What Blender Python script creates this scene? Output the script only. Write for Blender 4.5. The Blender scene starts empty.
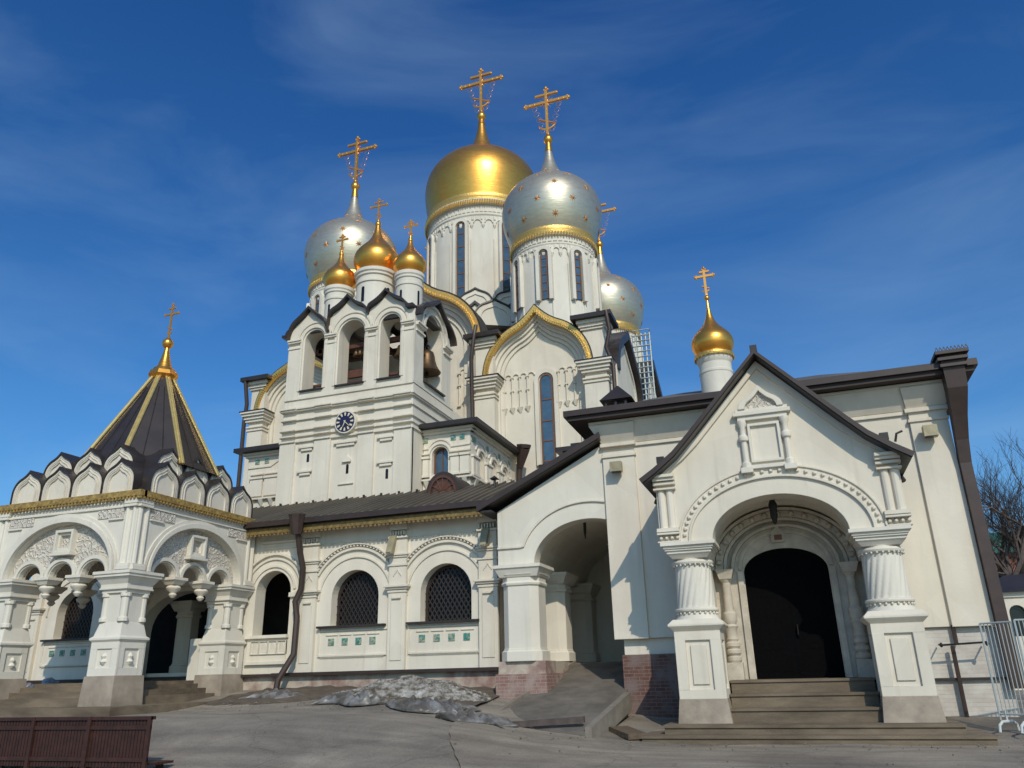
import bpy, bmesh, math, random
from mathutils import Vector, Matrix
from mathutils.geometry import tessellate_polygon
random.seed(7)
S = bpy.context.scene
R = math.radians
PI = math.pi

# ------------------------------------------------------------------ camera
cam_d = bpy.data.cameras.new("camera"); cam = bpy.data.objects.new("camera", cam_d)
S.collection.objects.link(cam); S.camera = cam
cam_d.sensor_width = 36.0; cam_d.lens = 783.0 * 36.0 / 1024.0
cam_d.clip_start = 0.1; cam_d.clip_end = 5000
YAW, PITCH, ROLL = R(18.96), R(20.33), R(1.435)
f0 = Vector((-math.sin(YAW), math.cos(YAW), 0)); r0 = Vector((math.cos(YAW), math.sin(YAW), 0)); u0 = Vector((0, 0, 1))
fw = f0*math.cos(PITCH) + u0*math.sin(PITCH); up = u0*math.cos(PITCH) - f0*math.sin(PITCH)
rt = r0*math.cos(ROLL) - up*math.sin(ROLL); uu = up*math.cos(ROLL) + r0*math.sin(ROLL)
M = Matrix((rt, uu, -fw)).transposed().to_4x4(); M.translation = Vector((0, 0, 1.6))
cam.matrix_world = M

# ------------------------------------------------------------------ sun and sky
SUN_AZ, SUN_EL = R(30.0), R(36.0)          # azimuth measured from the facade normal towards +X
sun_dir = Vector((math.sin(SUN_AZ)*math.cos(SUN_EL), -math.cos(SUN_AZ)*math.cos(SUN_EL), math.sin(SUN_EL)))
sd = bpy.data.lights.new("sun", 'SUN'); sd.energy = 3.8; sd.angle = R(0.53); sd.color = (1.0, 0.905, 0.755)
sun = bpy.data.objects.new("sun", sd); S.collection.objects.link(sun)
sun.rotation_euler = sun_dir.to_track_quat('Z', 'Y').to_euler()
W = bpy.data.worlds.new("World"); S.world = W; W.use_nodes = True
wn = W.node_tree; wn.nodes.clear()
def wnode(t, **k):
    n = wn.nodes.new(t)
    for a, b in k.items(): setattr(n, a, b)
    return n
wo = wnode('ShaderNodeOutputWorld'); wb = wnode('ShaderNodeBackground')
sky = wnode('ShaderNodeTexSky', sky_type='NISHITA', sun_disc=False, sun_elevation=SUN_EL, sun_rotation=PI - SUN_AZ,
            altitude=150, air_density=1.0, dust_density=1.8, ozone_density=3.0)
hs = wnode('ShaderNodeHueSaturation'); hs.inputs['Saturation'].default_value = 1.18; hs.inputs['Value'].default_value = 1.0
tc = wnode('ShaderNodeTexCoord'); mp = wnode('ShaderNodeMapping'); mp.inputs['Scale'].default_value = (1.1, 2.2, 5.0)
mp.inputs['Rotation'].default_value = (0.25, -0.35, 0.5)
nz = wnode('ShaderNodeTexNoise'); nz.inputs['Scale'].default_value = 1.5; nz.inputs['Detail'].default_value = 12; nz.inputs['Roughness'].default_value = 0.54
nz.inputs['Distortion'].default_value = 0.6
cr = wnode('ShaderNodeValToRGB'); cr.color_ramp.elements[0].position = 0.40; cr.color_ramp.elements[1].position = 0.78
cr.color_ramp.elements[0].color = (0, 0, 0, 1); cr.color_ramp.elements[1].color = (0.17, 0.17, 0.17, 1)
mx = wnode('ShaderNodeMixRGB'); mx.inputs[2].default_value = (5.2, 7.4, 9.4, 1)
L = wn.links.new
L(sky.outputs[0], hs.inputs['Color']); L(tc.outputs['Generated'], mp.inputs[0]); L(mp.outputs[0], nz.inputs['Vector'])
L(nz.outputs[0], cr.inputs[0]); L(cr.outputs[0], mx.inputs[0]); 
tint = wnode('ShaderNodeMixRGB', blend_type='MULTIPLY'); tint.inputs[0].default_value = 1.0; tint.inputs[2].default_value = (0.55, 1.03, 1.40, 1)
L(hs.outputs[0], tint.inputs[1]); 
sz = wnode('ShaderNodeSeparateXYZ'); mrz = wnode('ShaderNodeMapRange'); mrz.inputs[1].default_value = 0.25; mrz.inputs[2].default_value = 0.72
zt = wnode('ShaderNodeMixRGB'); zt.inputs[1].default_value = (1.28, 1.12, 1.02, 1); zt.inputs[2].default_value = (0.72, 0.84, 0.94, 1)
zm_ = wnode('ShaderNodeMixRGB', blend_type='MULTIPLY'); zm_.inputs[0].default_value = 1.0
L(tc.outputs['Generated'], sz.inputs[0]); L(sz.outputs[2], mrz.inputs[0]); L(mrz.outputs[0], zt.inputs[0])
L(tint.outputs[0], zm_.inputs[1]); L(zt.outputs[0], zm_.inputs[2]); L(zm_.outputs[0], mx.inputs[1])
L(mx.outputs[0], wb.inputs[0]); wb.inputs[1].default_value = 0.132; L(wb.outputs[0], wo.inputs[0])
S.view_settings.view_transform = 'Standard'; S.view_settings.look = 'None'
S.view_settings.exposure = -0.5; S.view_settings.gamma = 1.0
S.render.engine = 'CYCLES'

# ------------------------------------------------------------------ materials
MATS = {}
def mat(name, col, rough=0.8, metal=0.0, var=0.0, vscale=1.5, bump=0.0, bscale=20.0, col2=None, spec=0.5, stretch=(1, 1, 1), detail=6, ramp=(0.35, 0.7)):
    m = bpy.data.materials.new(name); m.use_nodes = True; nt = m.node_tree
    b = nt.nodes['Principled BSDF']; b.inputs['Base Color'].default_value = (*col, 1)
    b.inputs['Roughness'].default_value = rough; b.inputs['Metallic'].default_value = metal
    b.inputs['Specular IOR Level'].default_value = spec
    t = nt.nodes.new('ShaderNodeTexCoord'); mpn = nt.nodes.new('ShaderNodeMapping'); mpn.inputs['Scale'].default_value = stretch
    nt.links.new(t.outputs['Object'], mpn.inputs[0])
    if var or col2:
        c2 = col2 or tuple(max(0, c*(1-var)) for c in col)
        n = nt.nodes.new('ShaderNodeTexNoise'); n.inputs['Scale'].default_value = vscale; n.inputs['Detail'].default_value = detail
        n.inputs['Roughness'].default_value = 0.62
        r = nt.nodes.new('ShaderNodeValToRGB'); r.color_ramp.elements[0].position = ramp[0]; r.color_ramp.elements[1].position = ramp[1]
        r.color_ramp.elements[0].color = (*c2, 1); r.color_ramp.elements[1].color = (*col, 1)
        nt.links.new(mpn.outputs[0], n.inputs['Vector']); nt.links.new(n.outputs[0], r.inputs[0]); nt.links.new(r.outputs[0], b.inputs['Base Color'])
        m['ramp'] = r.name
    if bump:
        n2 = nt.nodes.new('ShaderNodeTexNoise'); n2.inputs['Scale'].default_value = bscale; n2.inputs['Detail'].default_value = 5
        bp = nt.nodes.new('ShaderNodeBump'); bp.inputs['Strength'].default_value = bump; bp.inputs['Distance'].default_value = 0.02
        nt.links.new(t.outputs['Object'], n2.inputs['Vector']); nt.links.new(n2.outputs[0], bp.inputs['Height']); nt.links.new(bp.outputs[0], b.inputs['Normal'])
    MATS[name] = m
    return m
def plaster(name, col, stain, amt=0.35):
    """limewash: broad tonal clouds, vertical rain streaks, fine trowel bump, softened arrises"""
    m = bpy.data.materials.new(name); m.use_nodes = True; nt = m.node_tree; N = nt.nodes; K = nt.links.new
    b = N['Principled BSDF']; b.inputs['Roughness'].default_value = 0.88; b.inputs['Specular IOR Level'].default_value = 0.25
    t = N.new('ShaderNodeTexCoord')
    a1 = N.new('ShaderNodeTexNoise'); a1.inputs['Scale'].default_value = 0.55; a1.inputs['Detail'].default_value = 7
    mp2 = N.new('ShaderNodeMapping'); mp2.inputs['Scale'].default_value = (1.3, 1.3, 0.2)
    a2 = N.new('ShaderNodeTexNoise'); a2.inputs['Scale'].default_value = 1.6; a2.inputs['Detail'].default_value = 7; a2.inputs['Roughness'].default_value = 0.6
    K(t.outputs['Object'], a1.inputs['Vector']); K(t.outputs['Object'], mp2.inputs[0]); K(mp2.outputs[0], a2.inputs['Vector'])
    mu = N.new('ShaderNodeMath'); mu.operation = 'MULTIPLY'; K(a1.outputs[0], mu.inputs[0]); K(a2.outputs[0], mu.inputs[1])
    r = N.new('ShaderNodeValToRGB'); r.color_ramp.elements[0].position = 0.12; r.color_ramp.elements[1].position = 0.34
    r.color_ramp.elements[0].color = tuple(c*(1-amt)+s*amt for c, s in zip(col, stain)) + (1,); r.color_ramp.elements[1].color = (*col, 1)
    K(mu.outputs[0], r.inputs[0])
    md = N.new('ShaderNodeMapping'); md.inputs['Scale'].default_value = (3.2, 3.2, 0.22); K(t.outputs['Object'], md.inputs[0])
    dn = N.new('ShaderNodeTexNoise'); dn.inputs['Scale'].default_value = 1.3; dn.inputs['Detail'].default_value = 5; K(md.outputs[0], dn.inputs['Vector'])
    dr = N.new('ShaderNodeValToRGB'); dr.color_ramp.elements[0].position = .60; dr.color_ramp.elements[1].position = .78; dr.color_ramp.elements[0].color = (0, 0, 0, 1); dr.color_ramp.elements[1].color = (.5, .5, .5, 1); K(dn.outputs[0], dr.inputs[0])
    dm = N.new('ShaderNodeMixRGB'); dm.inputs[2].default_value = (*[c*.45+s_*.45 for c, s_ in zip(col, stain)], 1); K(dr.outputs[0], dm.inputs[0]); K(r.outputs[0], dm.inputs[1])
    vo = N.new('ShaderNodeTexVoronoi'); vo.inputs['Scale'].default_value = .8; K(t.outputs['Object'], vo.inputs['Vector'])
    vr = N.new('ShaderNodeMapRange'); vr.inputs[3].default_value = .93; vr.inputs[4].default_value = 1.03; sv = N.new('ShaderNodeSeparateColor'); K(vo.outputs['Color'], sv.inputs[0]); K(sv.outputs[0], vr.inputs[0])
    vm = N.new('ShaderNodeMixRGB'); vm.blend_type = 'MULTIPLY'; vm.inputs[0].default_value = .6; K(dm.outputs[0], vm.inputs[1]); K(vr.outputs[0], vm.inputs[2]); K(vm.outputs[0], b.inputs['Base Color'])
    n2 = N.new('ShaderNodeTexNoise'); n2.inputs['Scale'].default_value = 5; n2.inputs['Detail'].default_value = 8
    bv = N.new('ShaderNodeBevel'); bv.samples = 3; bv.inputs['Radius'].default_value = 0.025
    bp = N.new('ShaderNodeBump'); bp.inputs['Strength'].default_value = 0.18; bp.inputs['Distance'].default_value = 0.03
    K(t.outputs['Object'], n2.inputs['Vector']); K(n2.outputs[0], bp.inputs['Height']); K(bv.outputs[0], bp.inputs['Normal']); K(bp.outputs[0], b.inputs['Normal'])
    return m
def brickmat(name, c1, c2, mortar, scale=1.0, patch=None):
    m = bpy.data.materials.new(name); m.use_nodes = True; nt = m.node_tree; N = nt.nodes; K = nt.links.new
    b = N['Principled BSDF']; b.inputs['Roughness'].default_value = 0.9; b.inputs['Specular IOR Level'].default_value = 0.2
    t = N.new('ShaderNodeTexCoord'); sp = N.new('ShaderNodeSeparateXYZ'); cb = N.new('ShaderNodeCombineXYZ'); ad = N.new('ShaderNodeMath')
    K(t.outputs['Object'], sp.inputs[0]); K(sp.outputs[0], ad.inputs[0]); K(sp.outputs[1], ad.inputs[1]); K(ad.outputs[0], cb.inputs[0]); K(sp.outputs[2], cb.inputs[1])
    br = N.new('ShaderNodeTexBrick'); br.inputs['Color1'].default_value = (*c1, 1); br.inputs['Color2'].default_value = (*c2, 1); br.inputs['Mortar'].default_value = (*mortar, 1)
    br.inputs['Scale'].default_value = scale; br.inputs['Brick Width'].default_value = 0.28; br.inputs['Row Height'].default_value = 0.095; br.inputs['Mortar Size'].default_value = 0.009
    K(cb.outputs[0], br.inputs['Vector'])
    n = N.new('ShaderNodeTexNoise'); n.inputs['Scale'].default_value = 1.6; n.inputs['Detail'].default_value = 8; n.inputs['Roughness'].default_value = 0.65
    K(t.outputs['Object'], n.inputs['Vector'])
    r = N.new('ShaderNodeValToRGB'); r.color_ramp.elements[0].position = 0.45; r.color_ramp.elements[1].position = 0.62
    mxx = N.new('ShaderNodeMixRGB'); mxx.inputs[2].default_value = (*(patch or mortar), 1)
    K(n.outputs[0], r.inputs[0]); K(r.outputs[0], mxx.inputs[0]); K(br.outputs[0], mxx.inputs[1]); K(mxx.outputs[0], b.inputs['Base Color'])
    bp = N.new('ShaderNodeBump'); bp.inputs['Strength'].default_value = 0.5; bp.inputs['Distance'].default_value = 0.02
    K(br.outputs['Fac'], bp.inputs['Height']); bp.invert = True; K(bp.outputs[0], b.inputs['Normal'])
    return m
WHITE = plaster('white_limewash', (0.745, 0.68, 0.56), (0.42, 0.35, 0.27), 0.27)
WHITE2 = plaster('cool_limewash', (0.74, 0.69, 0.585), (0.44, 0.38, 0.30), 0.27)
STONE = mat('carved_limestone', (0.64, 0.565, 0.455), 0.85, var=0.3, vscale=3, bump=0.3)
BASE = mat('granite_base', (0.43, 0.355, 0.275), 0.75, col2=(0.25, 0.20, 0.15), vscale=1.6, bump=0.25)
STEP = mat('step_stone', (0.23, 0.175, 0.115), 0.8, col2=(0.10, 0.073, 0.047), vscale=1.3, bump=0.3, stretch=(0.5, 1, 2))
BRICK = brickmat('red_brick', (0.17, 0.085, 0.068), (0.12, 0.058, 0.048), (0.22, 0.165, 0.14), 1.0, (0.20, 0.15, 0.135))
BRICKW = brickmat('whitewashed_brick', (0.56, 0.52, 0.46), (0.50, 0.45, 0.40), (0.5, 0.46, 0.41), 1.0, (0.62, 0.585, 0.52))
PLINTH = mat('patched_plinth', (0.48, 0.41, 0.33), 0.9, col2=(0.27, 0.17, 0.14), vscale=1.1, bump=0.7, bscale=9, detail=10, ramp=(0.40, 0.56))
def sheetmetal(name, col, col2, rough, metal):
    """sheet-clad dome: slightly dented plates, horizontal lap seams, uneven tarnish"""
    m = mat(name, col, rough, metal, col2=col2, vscale=2.2, stretch=(1, 1, 3)); nt = m.node_tree; N = nt.nodes; K = nt.links.new; b = N['Principled BSDF']
    t = N.new('ShaderNodeTexCoord'); mp_ = N.new('ShaderNodeMapping'); mp_.inputs['Scale'].default_value = (1, 1, 4); K(t.outputs['Object'], mp_.inputs[0])
    n = N.new('ShaderNodeTexNoise'); n.inputs['Scale'].default_value = 2.6; n.inputs['Detail'].default_value = 4; K(mp_.outputs[0], n.inputs['Vector'])
    w = N.new('ShaderNodeTexWave'); w.bands_direction = 'Z'; w.wave_profile = 'SAW'; w.inputs['Scale'].default_value = .75; w.inputs['Distortion'].default_value = .15; K(t.outputs['Object'], w.inputs['Vector'])
    b1 = N.new('ShaderNodeBump'); b1.inputs['Strength'].default_value = .10; b1.inputs['Distance'].default_value = .05; K(n.outputs[0], b1.inputs['Height'])
    b2 = N.new('ShaderNodeBump'); b2.inputs['Strength'].default_value = .12; b2.inputs['Distance'].default_value = .012; K(w.outputs[0], b2.inputs['Height']); K(b1.outputs[0], b2.inputs['Normal']); K(b2.outputs[0], b.inputs['Normal'])
    r = N.new('ShaderNodeMapRange'); r.inputs[3].default_value = rough-.06; r.inputs[4].default_value = rough+.09; K(n.outputs[0], r.inputs[0]); K(r.outputs[0], b.inputs['Roughness'])
    return m
GOLD = sheetmetal('gold_leaf', (1.0, 0.49, 0.095), (0.92, 0.41, 0.07), 0.30, 0.92)
GOLDT = mat('gold_trim', (1.0, 0.62, 0.17), 0.40, 0.8, var=0.3, vscale=14, bump=0.9, bscale=16)
GOLDD = mat('old_gold_fret', (0.62, 0.40, 0.11), 0.55, 0.35, col2=(0.24, 0.15, 0.05), vscale=11, bump=0.8, bscale=14)
STARM = mat('star_gold', (0.50, 0.23, 0.07), 0.45, 0.6)
INNER = mat('shade_dark_interior', (0.05, 0.038, 0.03), 0.8, var=.4, vscale=3)  # inner wall coloured dark brown to stand in for the shade indoors
RIB = mat('rib_gold', (0.95, 0.68, 0.24), 0.30, 0.7, var=0.2, vscale=5)
CROSS = mat('gilded_cross', (0.95, 0.44, 0.10), 0.36, 0.85)
SILVER = sheetmetal('silver_sheet', (0.64, 0.56, 0.41), (0.53, 0.47, 0.35), 0.36, 0.72)
ROOF = mat('dark_sheet_roof', (0.055, 0.042, 0.036), 0.42, 0.25, col2=(0.034, 0.027, 0.025), vscale=1.3)
ROOFG = mat('grey_seam_roof', (0.17, 0.145, 0.11), 0.55, 0.1, col2=(0.11, 0.092, 0.07), vscale=0.8, stretch=(1, 0.3, 1))
FASCIA = mat('brown_fascia', (0.055, 0.036, 0.03), 0.5, 0.1, var=0.3, vscale=2)
SOFFIT = mat('dark_soffit', (0.04, 0.026, 0.022), 0.7)
PIPE = mat('brown_pipe', (0.062, 0.038, 0.03), 0.5, 0.1, var=0.3, vscale=3)
GLASS = mat('window_glass', (0.07, 0.13, 0.19), 0.08, 0.0, spec=1.0, col2=(0.045, 0.08, 0.12), vscale=2)
DARKG = mat('dark_glass', (0.012, 0.012, 0.013), 0.2)
WOODF = mat('brown_window_frame', (0.17, 0.075, 0.035), 0.6)
LATT = mat('iron_lattice', (0.035, 0.024, 0.02), 0.6, 0.2)
DOOR = mat('black_door', (0.0035, 0.0035, 0.004), 0.75, var=0.4, vscale=12, bump=0.3, bscale=8, spec=0.05)
BRONZE = mat('bell_bronze', (0.20, 0.125, 0.065), 0.45, 0.8, var=0.4, vscale=4)
IRON = mat('black_iron', (0.02, 0.018, 0.017), 0.5, 0.3)
BEAM = mat('red_brown_beam', (0.12, 0.045, 0.025), 0.7, var=0.35, vscale=6)
GREENT = mat('green_majolica', (0.05, 0.23, 0.19), 0.3, col2=(0.36, 0.35, 0.25), vscale=11, detail=2, ramp=(0.45, 0.55))
ASPH = None
CONC = mat('ramp_concrete', (0.19, 0.165, 0.135), 0.85, col2=(0.105, 0.09, 0.073), vscale=1.4, bump=0.3)
STEEL = mat('galvanised_bars', (0.42, 0.46, 0.44), 0.5, 0.2)
BENCHM = mat('red_brown_bench', (0.06, 0.022, 0.014), 0.55, var=0.45, vscale=5)
SNOWM = mat('dirty_snow', (0.44, 0.42, 0.385), 0.95, col2=(0.10, 0.08, 0.058), vscale=4.2, bump=1.0, bscale=26, detail=14, ramp=(0.38, 0.66), stretch=(1, 1, 1.6), spec=0.15)
PLASTIC = mat('plastic_sheet', (0.24, 0.235, 0.23), 0.42, col2=(0.10, 0.088, 0.075), vscale=2.4, spec=0.5, ramp=(0.45, 0.65))
PLANK = mat('old_plank', (0.17, 0.12, 0.075), 0.85, var=0.5, vscale=4, stretch=(0.4, 3, 3))
BLUEF = mat('clock_blue', (0.015, 0.017, 0.06), 0.4)
BARK = mat('bark', (0.12, 0.092, 0.078), 0.9, var=0.4, vscale=4)
GREENR = mat('green_roof', (0.05, 0.20, 0.14), 0.6, var=0.3, vscale=1)

# ------------------------------------------------------------------ mesh builder
def FR(v0=0.0): return (Vector((0, v0, 0)), Vector((1, 0, 0)), Vector((0, 0, 1)), Vector((0, 1, 0)))       # a=x b=z c=into building
def SD(x0=0.0): return (Vector((x0, 0, 0)), Vector((0, 1, 0)), Vector((0, 0, 1)), Vector((-1, 0, 0)))      # face towards +x
def SL(x0=0.0): return (Vector((x0, 0, 0)), Vector((0, 1, 0)), Vector((0, 0, 1)), Vector((1, 0, 0)))       # face towards -x
def BK(v0=0.0): return (Vector((0, v0, 0)), Vector((1, 0, 0)), Vector((0, 0, 1)), Vector((0, -1, 0)))
class MB:
    def __init__(s, fr=None): s.v = []; s.f = []; s.fr = fr or FR(0)
    def at(s, fr): s.fr = fr; return s
    def P(s, a, b, c): o, A, B, C = s.fr; return o + A*a + B*b + C*c
    def add(s, vs, fs):
        n = len(s.v); s.v += [tuple(x) for x in vs]; s.f += [tuple(i+n for i in f) for f in fs]; return s
    def box(s, a0, a1, b0, b1, c0, c1):
        p = [s.P(a, b, c) for c in (c0, c1) for b in (b0, b1) for a in (a0, a1)]
        return s.add(p, [(0, 1, 3, 2), (4, 6, 7, 5), (0, 4, 5, 1), (2, 3, 7, 6), (0, 2, 6, 4), (1, 5, 7, 3)])
    def frust(s, a0, a1, b0, c0, c1, A0, A1, b1, C0, C1):
        p = [s.P(a0, b0, c0), s.P(a1, b0, c0), s.P(a1, b0, c1), s.P(a0, b0, c1), s.P(A0, b1, C0), s.P(A1, b1, C0), s.P(A1, b1, C1), s.P(A0, b1, C1)]
        return s.add(p, [(0, 1, 2, 3), (4, 7, 6, 5), (0, 4, 5, 1), (1, 5, 6, 2), (2, 6, 7, 3), (3, 7, 4, 0)])
    def poly(s, outer, c0, c1, holes=()):
        loops = [list(outer)] + [list(h) for h in holes]
        tris = tessellate_polygon([[Vector((p[0], p[1], 0)) for p in l] for l in loops])
        flat = [p for l in loops for p in l]; n = len(flat)
        vs = [s.P(p[0], p[1], c0) for p in flat] + [s.P(p[0], p[1], c1) for p in flat]
        fs = [t for t in tris] + [(t[2]+n, t[1]+n, t[0]+n) for t in tris]
        k = 0
        for l in loops:
            m = len(l)
            for i in range(m):
                j = (i+1) % m; fs.append((k+i, k+j, k+j+n, k+i+n))
            k += m
        return s.add(vs, fs)
    def band(s, inner, outer, c0, c1):
        n = len(inner); vs = []
        for a, b in zip(inner, outer): vs += [s.P(a[0], a[1], c0), s.P(b[0], b[1], c0), s.P(b[0], b[1], c1), s.P(a[0], a[1], c1)]
        fs = []
        for i in range(n-1):
            k = 4*i
            for q in range(4): fs.append((k+q, k+(q+1) % 4, k+4+(q+1) % 4, k+4+q))
        fs += [(0, 1, 2, 3), (4*n-1, 4*n-2, 4*n-3, 4*n-4)]
        return s.add(vs, fs)
    def lathe(s, x, y, prof, seg=24, twist=None):
        vs = []; fs = []; n = len(prof)
        for (r, z) in prof:
            for k in range(seg):
                a = 2*PI*k/seg; vs.append(Vector((x+r*math.cos(a), y+r*math.sin(a), z)))
        for i in range(n-1):
            for k in range(seg):
                k2 = (k+1) % seg; fs.append((i*seg+k, i*seg+k2, (i+1)*seg+k2, (i+1)*seg+k))
        fs.append(tuple(range(seg))[::-1]); fs.append(tuple((n-1)*seg+k for k in range(seg)))
        return s.add(vs, fs)
    def tube(s, pts, r, n=6, r2=None):
        pts = [Vector(p) for p in pts]; vs = []; fs = []; m = len(pts)
        for i, p in enumerate(pts):
            d = (pts[min(i+1, m-1)] - pts[max(i-1, 0)]).normalized()
            x = d.orthogonal().normalized() if i == 0 else (x - d*x.dot(d)).normalized()
            y = d.cross(x); rr = r if r2 is None else r + (r2-r)*i/(m-1)
            for k in range(n):
                a = 2*PI*k/n; vs.append(p + x*(rr*math.cos(a)) + y*(rr*math.sin(a)))
        for i in range(m-1):
            for k in range(n):
                k2 = (k+1) % n; fs.append((i*n+k, i*n+k2, (i+1)*n+k2, (i+1)*n+k))
        fs.append(tuple(range(n))[::-1]); fs.append(tuple((m-1)*n+k for k in range(n)))
        return s.add(vs, fs)
ORG = {}
def obj(name, mb, m, parent=None, smooth=None):
    me = bpy.data.meshes.new(name)
    org = ORG.get(parent.name, Vector((0, 0, 0))) if parent else Vector((0, 0, 0))
    me.from_pydata([(x-org.x, y-org.y, z-org.z) for x, y, z in mb.v], [], mb.f)
    bm = bmesh.new(); bm.from_mesh(me); bmesh.ops.recalc_face_normals(bm, faces=bm.faces); bm.to_mesh(me); bm.free()
    me.materials.append(m)
    if smooth:
        for p in me.polygons: p.use_smooth = True
        me.set_sharp_from_angle(angle=R(smooth))
    o = bpy.data.objects.new(name, me); S.collection.objects.link(o)
    if parent: o.parent = parent
    ORG[o.name] = org
    return o
def thing(name, label, cat, loc, group=None):
    o = bpy.data.objects.new(name, None); S.collection.objects.link(o); o.location = loc; o.empty_display_size = 0.3
    o['label'] = label; o['category'] = cat
    if group: o['group'] = group
    ORG[o.name] = Vector(loc); return o
def tag(o, label, cat, group=None):
    o['label'] = label; o['category'] = cat
    if group: o['group'] = group
    return o
def copy_tree(o, parent=None):
    c = o.copy(); S.collection.objects.link(c); c.parent = parent
    if parent is not None: c.matrix_parent_inverse = o.matrix_parent_inverse.copy()
    for ch in list(o.children): copy_tree(ch, c)
    return c
# ---- curves
def arc(cx, z, rx, rz=None, a0=180.0, a1=0.0, n=20):
    rz = rx if rz is None else rz
    return [(cx+rx*math.cos(R(a0+(a1-a0)*i/n)), z+rz*math.sin(R(a0+(a1-a0)*i/n))) for i in range(n+1)]
def archhole(cx, z0, half, zs, rz=None, n=20):
    return [(cx-half, z0)] + arc(cx, zs, half, rz, n=n) + [(cx+half, z0)]
def keel(cx, z, half, rz, peak, n=28):
    out = []
    for i in range(n+1):
        x = -math.cos(PI*i/n); ax = abs(x)
        out.append((cx+half*x, z+rz*math.sqrt(max(0, 1-ax*ax))*(1-0.10*(1-ax)) + peak*max(0, 1-ax/0.62)**1.8))
    return out
def fullkeel(cx, z, half, rz, peak, n=30):
    out = []
    for i in range(n+1):
        x = -math.cos(PI*i/n); ax = abs(x)
        out.append((cx+half*x, z+rz*math.sqrt(max(0, 1-ax**2.5))+peak*max(0, 1-ax/0.5)**2.0))
    return out
def fullkeelhole(cx, z0, half, z, rz, peak): return [(cx-half, z0)] + fullkeel(cx, z, half, rz, peak) + [(cx+half, z0)]
def keelhole(cx, z0, half, z, rz, peak): return [(cx-half, z0)] + keel(cx, z, half, rz, peak) + [(cx+half, z0)]
def sm(t): t = max(0, min(1, t)); return t*t*(3-2*t)
def ground_z(x, y):
    z = 0.82*sm((-2.5-x)/9.0)*sm((y-12.0)/6.0) + 0.11*max(0, min(y, 24.0)-19.6) - 0.25*sm((14.5-y)/3.0)
    return z
def cornice(mb, a0, a1, z0, steps, cback=0.3, ends=(0, 0)):
    """stack of mouldings: steps = [(height, projection)...] from z0 upwards, in the current frame"""
    z = z0
    for h, p in steps:
        mb.box(a0-p*ends[0], a1+p*ends[1], z, z+h, -p, cback); z += h
    return z

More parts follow.
